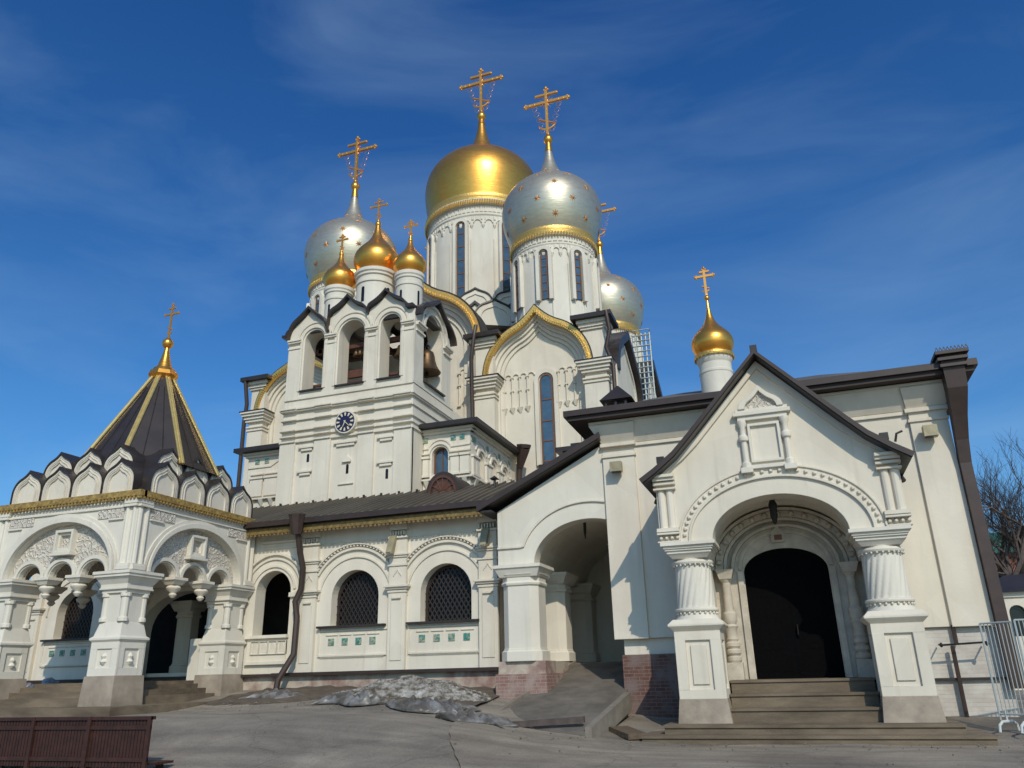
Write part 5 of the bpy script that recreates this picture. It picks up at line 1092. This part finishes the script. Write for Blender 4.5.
# columns
def twist_col(x):
    y = QV+.58
    g = MB(); seg = 96; vs = []; fs = []; lv = [(z, .47-.03*(z-3.0)/1.2) for z in [3.05+.045*i for i in range(26)]]
    for z, r in lv:
        for k in range(seg):
            a = 2*PI*k/seg; rr = r*(.965+.06*abs(math.sin((a-(z-3.05)*.55)*9))); vs.append((x+rr*math.cos(a), y+rr*math.sin(a), z))
    for i in range(len(lv)-1): fs += [(i*seg+k, i*seg+(k+1) % seg, (i+1)*seg+(k+1) % seg, (i+1)*seg+k) for k in range(seg)]
    fs += [tuple(range(seg))[::-1], tuple((len(lv)-1)*seg+k for k in range(seg))]
    g.add(vs, fs)
    g.lathe(x, y, [(.56, 2.74), (.54, 2.82), (.49, 2.9), (.48, 2.96), (.54, 2.98), (.55, 3.02), (.53, 3.06), (.47, 3.07)], 36)
    g.lathe(x, y, [(.45, 4.12), (.51, 4.14), (.53, 4.19), (.51, 4.24), (.45, 4.25), (.45, 4.4), (.5, 4.44)], 36)
    for k in range(24):
        a = 2*PI*k/24
        g.lathe(x+.51*math.cos(a), y+.51*math.sin(a), [(.015, 2.90), (.035, 2.93), (.015, 2.97)], 6); g.lathe(x+.5*math.cos(a), y+.5*math.sin(a), [(.015, 4.09), (.032, 4.11), (.015, 4.14)], 6)
    g.at(FR(y)); g.frust(x-.44, x+.44, 4.28, -.44, .44, x-.55, x+.55, 4.40, -.55, .55)
    for z0, h, e in ((4.40, .07, .56), (4.47, .05, .60), (4.52, .07, .63), (4.59, .09, .69)): g.box(x-e, x+e, z0, z0+h, -e, e)
    c = obj('column', g, WHITE2, en, smooth=30)
    g = MB(FR(y)); e = .56; g.box(x-e+.06, x+e-.06, .93, 2.5, -e+.06, e-.06)
    g.frust(x-e, x+e, 2.5, -e, e, x-e-.12, x+e+.12, 2.62, -e-.12, e+.12); g.box(x-e-.12, x+e+.12, 2.62, 2.66, -e-.12, e+.12); g.frust(x-e-.12, x+e+.12, 2.66, -e-.12, e+.12, x-e, x+e, 2.78, -e, e)
    for fr, cc, l_ in ((FR(y-e), x, e), (SD(x+e), y, e-.062), (SL(x-e), y, e-.062)):
        g.at(fr); g.box(cc-l_, cc+l_, .93, 1.14, 0, .061); g.box(cc-l_, cc+l_, 2.28, 2.5, 0, .061); g.box(cc-l_, cc-e+.26, 1.14, 2.28, 0, .061); g.box(cc+e-.26, cc+l_, 1.14, 2.28, 0, .061)
        g.frust(cc-.16, cc+.16, 1.3, .07, .08, cc-.16, cc+.16, 2.1, .07, .08) if False else g.box(cc-.19, cc+.19, 1.26, 2.16, .025, .07)
    obj('pedestal', g, WHITE, c)
    g = MB(FR(y)); g.frust(x-.64, x+.64, .30, -.64, .64, x-.57, x+.57, .93, -.57, .57); obj('stone_base', g, BASE, c)
twist_col(QC-2.26); twist_col(QC+2.26)
# inner pilasters behind the columns
mb = MB(FR(QV))
for s_ in (-1, 1):
    x0, x1 = sorted((QC+s_*1.9, QC+s_*2.6)); mb.box(x0, x1, 1.0, 4.3, 1.2, 2.39); mb.box(x0-.08, x1+.08, 4.3, 4.68, 1.1, 2.39)
obj('pilaster', mb, WHITE2, en)
# carved stone portal with stepped colonnettes
mb = MB(FR(WV-.02)); pc = QC
mb.poly([(pc-2.05, 1.3), (pc-2.05, 5.95), (pc+2.05, 5.95), (pc+2.05, 1.3)], -.05, .02, [archhole(pc, 1.301, 1.09, 4.05, .62, n=26)])
for r0_, r1_, c_ in ((1.12, 1.22, -.10), (1.32, 1.40, -.22), (1.52, 1.60, -.32), (1.84, 1.92, -.42)): mb.band(arc(pc, 4.15, r0_, r0_*.82, n=30), arc(pc, 4.15, r1_, r1_*.82, n=30), c_, 0)
mb.band(arc(pc, 4.15, 1.62, 1.33, n=30), arc(pc, 4.15, 1.82, 1.5, n=30), -.30, 0)
for k in range(15):
    a = R(172-164*k/14); px, pz = pc+1.72*math.cos(a), 4.15+1.41*math.sin(a); mb.tube([mb.P(px, pz, -.28), mb.P(px, pz, -.36), mb.P(px, pz, -.40)], .10, 8, r2=.04)
for s_ in (-1, 1):
    x = pc+s_*1.58; y = WV-.26
    mb.lathe(x, y, [(0.156, 1.75), (0.187, 1.80), (0.187, 1.88), (0.133, 1.92), (0.187, 1.98), (0.187, 2.06), (0.133, 2.1), (0.179, 2.16), (0.179, 2.24), (0.133, 2.28), (0.156, 2.34), (0.133, 2.4), (0.148, 2.6), (0.187, 2.66), (0.133, 2.72), (0.179, 2.8), (0.179, 3.0), (0.133, 3.05), (0.117, 3.3), (0.109, 3.8), (0.172, 3.9), (0.172, 3.98)], 16)
    mb.box(x-.2, x+.2, 1.3, 1.75, -.46, 0); mb.frust(x-.16, x+.16, 3.9, -.42, 0, x-.24, x+.24, 4.15, -.5, 0)
    mb.box(*sorted((pc+s_*1.12, pc+s_*1.26)), 1.3, 4.1, -.12, 0)
mb.poly(keelhole(pc-.08, 4.82, .17, 5.05, .14, .12), -.16, 0)
obj('portal', mb, STONE, en, smooth=30)
mb = MB(FR(WV)); mb.poly(archhole(pc, 1.3, 1.10, 4.05, .63, n=26), -.004, .02)
d_ = obj('door', mb, DOOR, en)
mb = MB(FR(WV)); mb.box(pc-.015, pc+.015, 1.32, 4.6, -.014, 0)
for k in range(4):
    for s_ in (-1, 1):
        x0, x1 = sorted((pc+s_*.12, pc+s_*.95)); z = 1.5+k*.68; mb.band([(x0+.05, z+.05), (x0+.05, z+.55), (x1-.05, z+.55), (x1-.05, z+.05), (x0+.05, z+.05)], [(x0, z), (x0, z+.6), (x1, z+.6), (x1, z), (x0, z)], -.010, -.002)
obj('door_panel', mb, DOOR, d_)
mb = MB(); mb.tube([(pc+.1, WV-.03, 2.35), (pc+.1, WV-.09, 2.4), (pc+.1, WV-.09, 2.6), (pc+.1, WV-.03, 2.65)], .018, 6); obj('handle', mb, IRON, d_)
mb = MB(FR(WV)); mb.box(pc-.17, pc+.03, 4.88, 5.02, -.20, -.17); obj('icon_plaque', mb, WOODF, en)
# steps
mb = MB(FR(0))
for hw, zb_, zt_, yf, yb in ((3.62, -.3, .20, 19.6, 22.9), (3.15, .15, .395, 20.0, 22.88), (1.66, .3, .71, 20.75, 22.87), (1.66, .5, 1.02, 21.2, 22.86), (1.66, .8, 1.325, 21.65, 22.85)):
    mb.box(QC-hw, QC+hw, zb_, zt_-.061, yf+.03, yb); mb.box(QC-hw-.02, QC+hw+.02, zt_-.06, zt_, yf-.01, yb+.002)
mb.box(QC-2.7, QC+2.7, .3, .9, 21.7, 22.84)
obj('steps', mb, STEP, en)
def lantern(x, y, ztop, zb, label, r=.13):
    t = thing('lantern', label, 'lantern', (x, y, ztop))
    mb = MB(); mb.tube([(x, y, ztop), (x, y, zb+.75)], .012, 6); obj('chain', mb, IRON, t)
    mb = MB(); mb.lathe(x, y, [(.02, zb+.78), (.05, zb+.72), (r*.6, zb+.66), (r*1.15, zb+.52), (r*1.1, zb+.49)], 8); mb.lathe(x, y, [(r*1.0, zb+.49), (r*.95, zb+.22), (r*.5, zb+.06), (.02, zb)], 8); obj('lantern_body', mb, IRON, t)
lantern(QC-.08, QV+1.1, 5.95, 5.12, 'black iron lantern hanging in the entrance porch arch', .10)
lantern(-6.0, 24.2, 6.2, 5.55, 'small dark lamp hanging in the passage vault', .05)

# ------------------------------------------------------------------ ramp, snow heap and litter
rp_ = thing('ramp', 'sloping concrete ramp rising to the passage floor', 'ramp', (-6.0, 21, .2))
top_l, top_r = (-7.05, 26.3, 1.88), (-5.0, 26.3, 1.88)
bl_, br_ = (-8.1, 19.6, .22), (-5.05, 19.3, .30)
mb = MB(); base = [(p[0], p[1], -.3) for p in (bl_, br_, top_r, top_l)]
mr = (-4.70, 22.4, .98)
mb.add([bl_, br_, mr, top_r, top_l] + [(p[0], p[1], -.3) for p in (bl_, br_, mr, top_r, top_l)], [(0, 1, 2, 3, 4), (9, 8, 7, 6, 5), (0, 5, 6, 1), (1, 6, 7, 2), (2, 7, 8, 3), (3, 8, 9, 4), (4, 9, 5, 0)])
obj('slab', mb, CONC, rp_)
def kerb(p, q, w, h, dx):
    mb = MB(); p = Vector(p); q = Vector(q); s = Vector((dx*w, 0, 0)); v = []
    for a in (p, q):
        v += [a+Vector((0, 0, -.35)), a+s+Vector((0, 0, -.35)), a+s+Vector((0, 0, h)), a+Vector((0, 0, h))]
    mb.add(v, [(0, 1, 2, 3), (7, 6, 5, 4), (0, 4, 5, 1), (1, 5, 6, 2), (2, 6, 7, 3), (3, 7, 4, 0)]); return mb
KERBM = mat('ramp_kerb', (0.27, 0.235, 0.19), .85, col2=(0.17, 0.145, 0.115), vscale=2, bump=.3)
obj('kerb', kerb(br_, mr, .16, .10, 1), KERBM, rp_)
obj('kerb', kerb(bl_, top_l, .12, .09, -1), KERBM, rp_)
def plank(p, q, w, h, label, group=None, m=PLANK):
    p = Vector(p); q = Vector(q); d = (q-p).normalized(); s = d.cross(Vector((0, 0, 1))).normalized()*w; u = Vector((0, 0, h))
    mb = MB(); v = []
    for a in (p, q): v += [a, a+s, a+s+u, a+u]
    mb.add(v, [(0, 1, 2, 3), (7, 6, 5, 4), (0, 4, 5, 1), (1, 5, 6, 2), (2, 6, 7, 3), (3, 7, 4, 0)])
    return tag(obj('plank', mb, m), label, 'plank', group)
plank((-7.75, 19.85, .32), (-5.15, 19.75, .48), .14, .14, 'dark squared beam lying across the foot of the ramp', m=BARK)
plank((-4.35, 20.75, ground_z(-4.3, 20.7)+.02), (-3.72, 19.95, ground_z(-3.8, 20)+.02), .5, .12, 'short yellowish board lying beside the ramp by the porch steps')
plank((-12.2, 20.6, ground_z(-12.2, 20.6)+.06), (-8.9, 20.75, ground_z(-8.9, 20.75)+.12), .18, .08, 'long board edging the muddy bed in front of the snow heap')
def heap(name, cx, cy, rx, ry, h, m, label, cat, seed, rough=.35, nx=150, ny=70, crest=None):
    rnd = random.Random(seed); ph = [(rnd.uniform(.6, 6.0), rnd.uniform(.6, 6.0), rnd.uniform(0, 6)) for _ in range(26)]
    vs = []; fs = []
    for j in range(ny+1):
        for i in range(nx+1):
            a = -1+2*i/nx; b = -1+2*j/ny; x = cx+a*rx; y = cy+b*ry
            d = max(0, 1-(abs(a)**2.2+abs(b)**2.2)); prof = d**.6
            if crest: prof *= crest(a)
            nse = sum(math.sin(x*p[0]+y*p[1]+p[2])/(1.2+.35*(p[0]+p[1])) for p in ph)*rough
            z = ground_z(x, y)-.05 + h*prof*(1+nse*.55) + (.04*nse if d > 0 else -.1)
            j_ = .035*(1 if d > .03 else 0); vs.append((x+.1*nse*d+rnd.uniform(-j_, j_)*.6, y+.08*nse*d+rnd.uniform(-j_, j_)*.6, z+rnd.uniform(-j_, j_)))
    for j in range(ny):
        for i in range(nx): k = j*(nx+1)+i; fs.append((k, k+1, k+nx+2, k+nx+1))
    mb = MB(); mb.add(vs, fs); me = obj(name, mb, m, smooth=80); return tag(me, label, cat)
heap('snow_heap', -11.15, 22.35, 2.7, 1.05, .50, SNOWM, 'dirty melting snow heap below the latticed windows', 'snow heap', 5, rough=.20, crest=lambda a: (.55+.62*math.exp(-((a+.12)/.28)**2)+.25*math.exp(-((a-.45)/.25)**2)))
def sheet(name, x0, x1, y0, y1, lift, m, label, cat, seed, nx=64, ny=30, group=None):
    rnd = random.Random(seed); ph = [(rnd.uniform(1, 13), rnd.uniform(1, 13), rnd.uniform(0, 6)) for _ in range(14)]
    vs = []; fs = []
    for j in range(ny+1):
        for i in range(nx+1):
            a, b = i/nx, j/ny; x = x0+(x1-x0)*a; y = y0+(y1-y0)*b+.25*math.sin(a*7+seed)
            w = math.sin(PI*a)*math.sin(PI*b)
            nse = sum(abs(math.sin(x*p[0]+y*p[1]+p[2])) for p in ph)/14
            vs.append((x+.2*math.sin(b*5+seed), y, ground_z(x, y)+.025+lift*(w**.5)*max(0, nse*2.6-.95)*1.9))
    for j in range(ny):
        for i in range(nx): k = j*(nx+1)+i; fs.append((k, k+1, k+nx+2, k+nx+1))
    mb = MB(); mb.add(vs, fs); o = obj(name, mb, m, smooth=40)
    md = o.modifiers.new('thick', 'SOLIDIFY'); md.thickness = .012
    return tag(o, label, cat, group)
sheet('plastic_sheet', -10.6, -8.3, 19.6, 20.6, .16, PLASTIC, 'crumpled clear plastic sheet on the mud left of the ramp foot', 'plastic sheet', 2)
sheet('plastic_sheet', -13.2, -10.9, 20.3, 20.9, .16, PLASTIC, 'flat dirty plastic strip along the edge of the muddy bed', 'plastic sheet', 6)
sheet('plastic_sheet', -8.6, -6.9, 18.8, 19.5, .12, PLASTIC, 'pale plastic sheet lying on the ground at the ramp foot', 'plastic sheet', 9)
sheet('plastic_sheet', -16.6, -14.6, 21.6, 22.5, .12, PLASTIC, 'thin crumpled plastic by the gallery drainpipe', 'plastic sheet', 12)
BAG = mat('rubbish_bag', (0.30, 0.34, 0.42), 0.4, col2=(0.12, 0.10, 0.10), vscale=3)
def bag(x, y, z, s, label, seed, m=BAG):
    rnd = random.Random(seed); vs = []; fs = []; n, k = 9, 14
    for i in range(n+1):
        th = PI*i/n
        for j in range(k):
            ph_ = 2*PI*j/k; r = s*(1+.18*math.sin(3*ph_+seed+i)+.1*rnd.uniform(-1, 1)); vs.append((x+r*math.sin(th)*math.cos(ph_), y+r*math.sin(th)*math.sin(ph_)*.8, z+s*.62+r*.7*math.cos(th)))
    for i in range(n): fs += [(i*k+j, i*k+(j+1) % k, (i+1)*k+(j+1) % k, (i+1)*k+j) for j in range(k)]
    mb = MB(); mb.add(vs, fs); return tag(obj('rubbish_bag', mb, m, smooth=50), label, 'bag', 'bags behind the tent porch')
bag(-26.75, 22.9, 1.40, .24, 'small bluish bag lying by the wall at the far left of the tent porch', 1)
bag(-25.75, 22.9, 1.40, .33, 'large pale blue bag lying below the tiled window behind the tent porch', 2)
bag(-25.15, 23.0, 1.40, .22, 'reddish bundle beside the large pale blue bag behind the tent porch', 3, mat('red_bundle', (0.30, 0.12, 0.09), 0.7, var=.5, vscale=5))

# grit and small stones washed along the bed and the foot of the steps
rnd = random.Random(4); mb = MB()
for k in range(420):
    if k < 260: x = rnd.uniform(-16.8, -8.6); y = rnd.gauss(20.9, .8)
    elif k < 340: x = rnd.uniform(-8.5, 3.5); y = rnd.gauss(19.1, .5)
    else: x = rnd.uniform(-15, 4); y = rnd.uniform(13, 20)
    s_ = rnd.uniform(.01, .03)*(1.6 if k % 9 == 0 else 1); z = ground_z(x, y)+.05
    p = [Vector((x, y, z)) + Vector((a*s_*rnd.uniform(.6, 1.3), b*s_*rnd.uniform(.6, 1.3), c*s_*rnd.uniform(.5, 1))) for a, b, c in ((1, 0, 0), (-1, 0, 0), (0, 1, 0), (0, -1, 0), (0, 0, 1), (0, 0, -1))]
    mb.add(p, [(0, 2, 4), (2, 1, 4), (1, 3, 4), (3, 0, 4), (2, 0, 5), (1, 2, 5), (3, 1, 5), (0, 3, 5)])
o = obj('grit', mb, mat('grit_stone', (0.26, 0.22, 0.18), .9, col2=(0.12, 0.10, 0.08), vscale=6)); tag(o, 'loose grit and small stones scattered over the yard', 'gravel'); o['kind'] = 'stuff'
# ------------------------------------------------------------------ bench, barriers, wall rail
bn = thing('bench', 'long red-brown slatted wooden bench in the near left corner', 'bench', (-14.3, 13.0, ground_z(-14.3, 13.0)))
bz = 0.02; x0, x1, by = -17.8, -11.85, 13.0
mb = MB(FR(by)); n = 74
for k in range(n): xx = x0+.06+(x1-x0-.12)*k/n; mb.box(xx, xx+.062, bz+.1, bz+.96, -.02, .02)
obj('backrest', mb, BENCHM, bn)
mb = MB(FR(by)); mb.box(x0, x1, bz+.93, bz+.99, -.06, .06); mb.box(x0, x1, bz+.76, bz+.83, -.05, -.021); mb.box(x0, x1, bz+.2, bz+.27, -.05, -.021)
for xx in (x0+.04, x0+1.5, x0+3.0, x0+4.45, x1-.04): mb.box(xx-.04, xx+.04, bz-.3, bz+.99, -.075, -.02)
obj('back_frame', mb, BENCHM, bn)
mb = MB(FR(by))
for k in range(5): mb.box(x0, x1+.12, bz+.14, bz+.18, .05+k*.1, .13+k*.1)
obj('seat', mb, BENCHM, bn)
for xx in (x0+.15, x0+2.2, x0+4.0, x1-.15):
    mb = MB(FR(by)); mb.box(xx-.05, xx+.05, bz-.3, bz+.139, .03, .09); mb.box(xx-.05, xx+.05, bz-.3, bz+.139, .42, .52); obj('leg', mb, BENCHM, bn)
def barrier(p, q, z0, z1, label):
    p = Vector((*p, 0)); q = Vector((*q, 0)); c = (p+q)/2
    t = thing('barrier', label, 'barrier', (c.x, c.y, z0), 'barred metal barriers on the right'); d = q-p; n = int(d.length/.085)
    mb = MB()
    for a in (p, q): mb.tube([a+Vector((0, 0, z0)), a+Vector((0, 0, z1))], .022, 6)
    for z in (z0+.12, z1): mb.tube([p+Vector((0, 0, z)), q+Vector((0, 0, z))], .020, 6)
    obj('frame', mb, STEEL, t)
    mb = MB()
    for k in range(1, n): a = p+d*(k/n); mb.tube([a+Vector((0, 0, z0+.12)), a+Vector((0, 0, z1))], .011, 5)
    obj('bars', mb, STEEL, t)
    s = Vector((-d.y, d.x, 0)).normalized()
    for f in (.2, .85):
        a = p+d*f; mb = MB(); gz = z0-.22
        mb.tube([a-s*.36+Vector((0, 0, gz)), a-s*.33+Vector((0, 0, gz+.13)), a-s*.2+Vector((0, 0, gz+.2)), a+s*.2+Vector((0, 0, gz+.2)), a+s*.33+Vector((0, 0, gz+.13)), a+s*.36+Vector((0, 0, gz))], .03, 8)
        mb.tube([a+Vector((0, 0, gz+.2)), a+Vector((0, 0, z0+.2))], .02, 6); obj('foot', mb, MATS.get('barrier_white') or mat('barrier_white', (0.55, 0.57, 0.54), 0.5), t)
barrier((3.82, 20.9), (4.35, 20.45), .42, 2.42, 'pale metal barrier of upright bars nearest the wing wall')
barrier((4.40, 20.38), (6.6, 20.9), .36, 2.45, 'pale metal barrier of upright bars cut by the right edge')
wr = thing('wall_rail', 'thin horizontal metal rail fixed on the wing plinth right of the porch', 'rail', (3.7, WV-.35, 2.0))
mb = MB(); mb.tube([(3.2, WV-.4, 2.02), (4.2, WV-.4, 2.06)], .025, 6)
for x in (3.2, 4.2): mb.lathe(x, WV-.4, [(.02, 1.97), (.05, 2.02), (.02, 2.08)], 8); mb.tube([(x, WV-.4, 2.04), (x, WV, 2.04)], .02, 6)
obj('rail', mb, IRON, wr)
mb = MB(); mb.tube([(3.48, WV-.12, 2.0), (3.48, WV-.12, .35)], .05, 6); mb.tube([(3.6, WV-.02, 2.5), (3.6, WV-.02, 2.05)], .05, 6); obj('post', mb, PIPE, wr)

# ------------------------------------------------------------------ beyond the corner: gatehouse, brick house, bare trees
gh = thing('gatehouse', 'small white gatehouse with a dark hipped roof beyond the barrier', 'gatehouse', (10.4, 41, 0))
mb = MB(FR(40)); mb.poly([(8.0, -.2), (8.0, 4.35), (12.4, 4.35), (12.4, -.2)], 0, .3, [archhole(8.85, 2.6, .32, 3.55)]); mb.box(8.0, 12.4, -.2, 4.35, .301, 3.5); mb.box(7.95, 12.45, 4.2, 4.42, -.08, .3)
obj('wall', mb, WHITE2, gh)
mb = MB(FR(40)); mb.poly(archhole(8.85, 2.6, .33, 3.55), .2, .28); obj('window', mb, DARKG, gh)
mb = MB(FR(40)); mb.frust(7.75, 12.7, 4.42, -.3, 3.8, 9.0, 11.2, 5.25, 1.4, 2.2); obj('roof', mb, ROOF, gh)
bh = thing('brick_house', 'red brick house with a green roof behind the bare trees', 'house', (21, 75, 0))
mb = MB(FR(75)); mb.box(14.2, 28, -1, 9.9, 0, 10); mb.box(14.1, 28.1, 9.6, 9.95, -.15, 10.1); obj('wall', mb, brickmat('house_brick', (0.46, 0.16, 0.09), (0.36, 0.12, 0.07), (0.34, 0.2, 0.16), 1.0, (0.30, 0.11, 0.075)), bh)
mb = MB(FR(75)); mb.frust(13.7, 28.5, 9.95, -.6, 10.6, 15.5, 26.5, 12.2, 4, 6); obj('roof', mb, GREENR, bh)
for k in range(5):
    mb = MB(FR(75)); mb.box(15.3+k*2.4, 16.4+k*2.4, 5.2, 7.4, -.05, .05); w = obj('window', mb, DARKG, bh)
    mb = MB(FR(75)); mb.band([(15.3+k*2.4, 5.2), (15.3+k*2.4, 7.4), (16.4+k*2.4, 7.4), (16.4+k*2.4, 5.2), (15.3+k*2.4, 5.2)], [(15.18+k*2.4, 5.08), (15.18+k*2.4, 7.52), (16.52+k*2.4, 7.52), (16.52+k*2.4, 5.08), (15.18+k*2.4, 5.08)], -.09, .0); obj('frame', mb, WHITE2, w)
    mb = MB(FR(75)); mb.box(15.3+k*2.4, 16.4+k*2.4, 1.2, 3.6, -.05, .05); obj('window', mb, DARKG, bh)
def bare_tree(x, y, h, seed, label, spread=1.0):
    rnd = random.Random(seed)
    t = thing('bare_tree', label, 'tree', (x, y, ground_z(x, y)), 'bare trees beyond the corner')
    trunk = MB(); crown = MB()
    def grow(p, d, ln, r, lev, mb):
        n = 4; pts = [p]; q = Vector(p); dd = Vector(d)
        for i in range(n):
            dd = (dd+Vector((rnd.gauss(0, .10), rnd.gauss(0, .10), rnd.gauss(.02, .06)))).normalized(); q = q+dd*(ln/n); pts.append(q.copy())
        mb.tube(pts, r, 6 if lev < 2 else (4 if lev < 4 else 3), r2=r*.55)
        if lev >= 6: return
        nb = 4 if lev < 1 else (4 if lev < 4 else 3)
        for k in range(nb):
            f = rnd.uniform(.35, 1.0) if k < nb-1 else 1.0
            i = min(n-1, int(f*n)); b = pts[i].lerp(pts[i+1], f*n-i)
            ax = Vector((rnd.gauss(0, 1), rnd.gauss(0, 1), rnd.gauss(.15, .5))).normalized()
            nd = (dd*.95+ax*(.62*spread)).normalized()
            if lev >= 3: nd = (nd+Vector((0, 0, .15))).normalized()
            grow(b, nd, ln*rnd.uniform(.58, .78), max(.0065, r*.5), lev+1, crown)
    grow(Vector((x, y, ground_z(x, y)-.2)), (rnd.gauss(0, .05), rnd.gauss(0, .05), 1), h*.34, h*.020, 0, trunk)
    obj('trunk', trunk, BARK, t, smooth=60); obj('crown', crown, BARK, t)
bare_tree(11.9, 50, 16.0, 3, 'tall bare tree rising highest at the right edge')
bare_tree(11.2, 54, 14.2, 8, 'dense twiggy bare tree right beside the brown corner pipe', 1.1)
bare_tree(12.9, 56, 17.0, 91, 'spreading bare tree just behind the tall one, cut by the frame edge', 1.2)
bare_tree(15.5, 62, 14.0, 21, 'bare tree partly outside the frame behind the tall one')
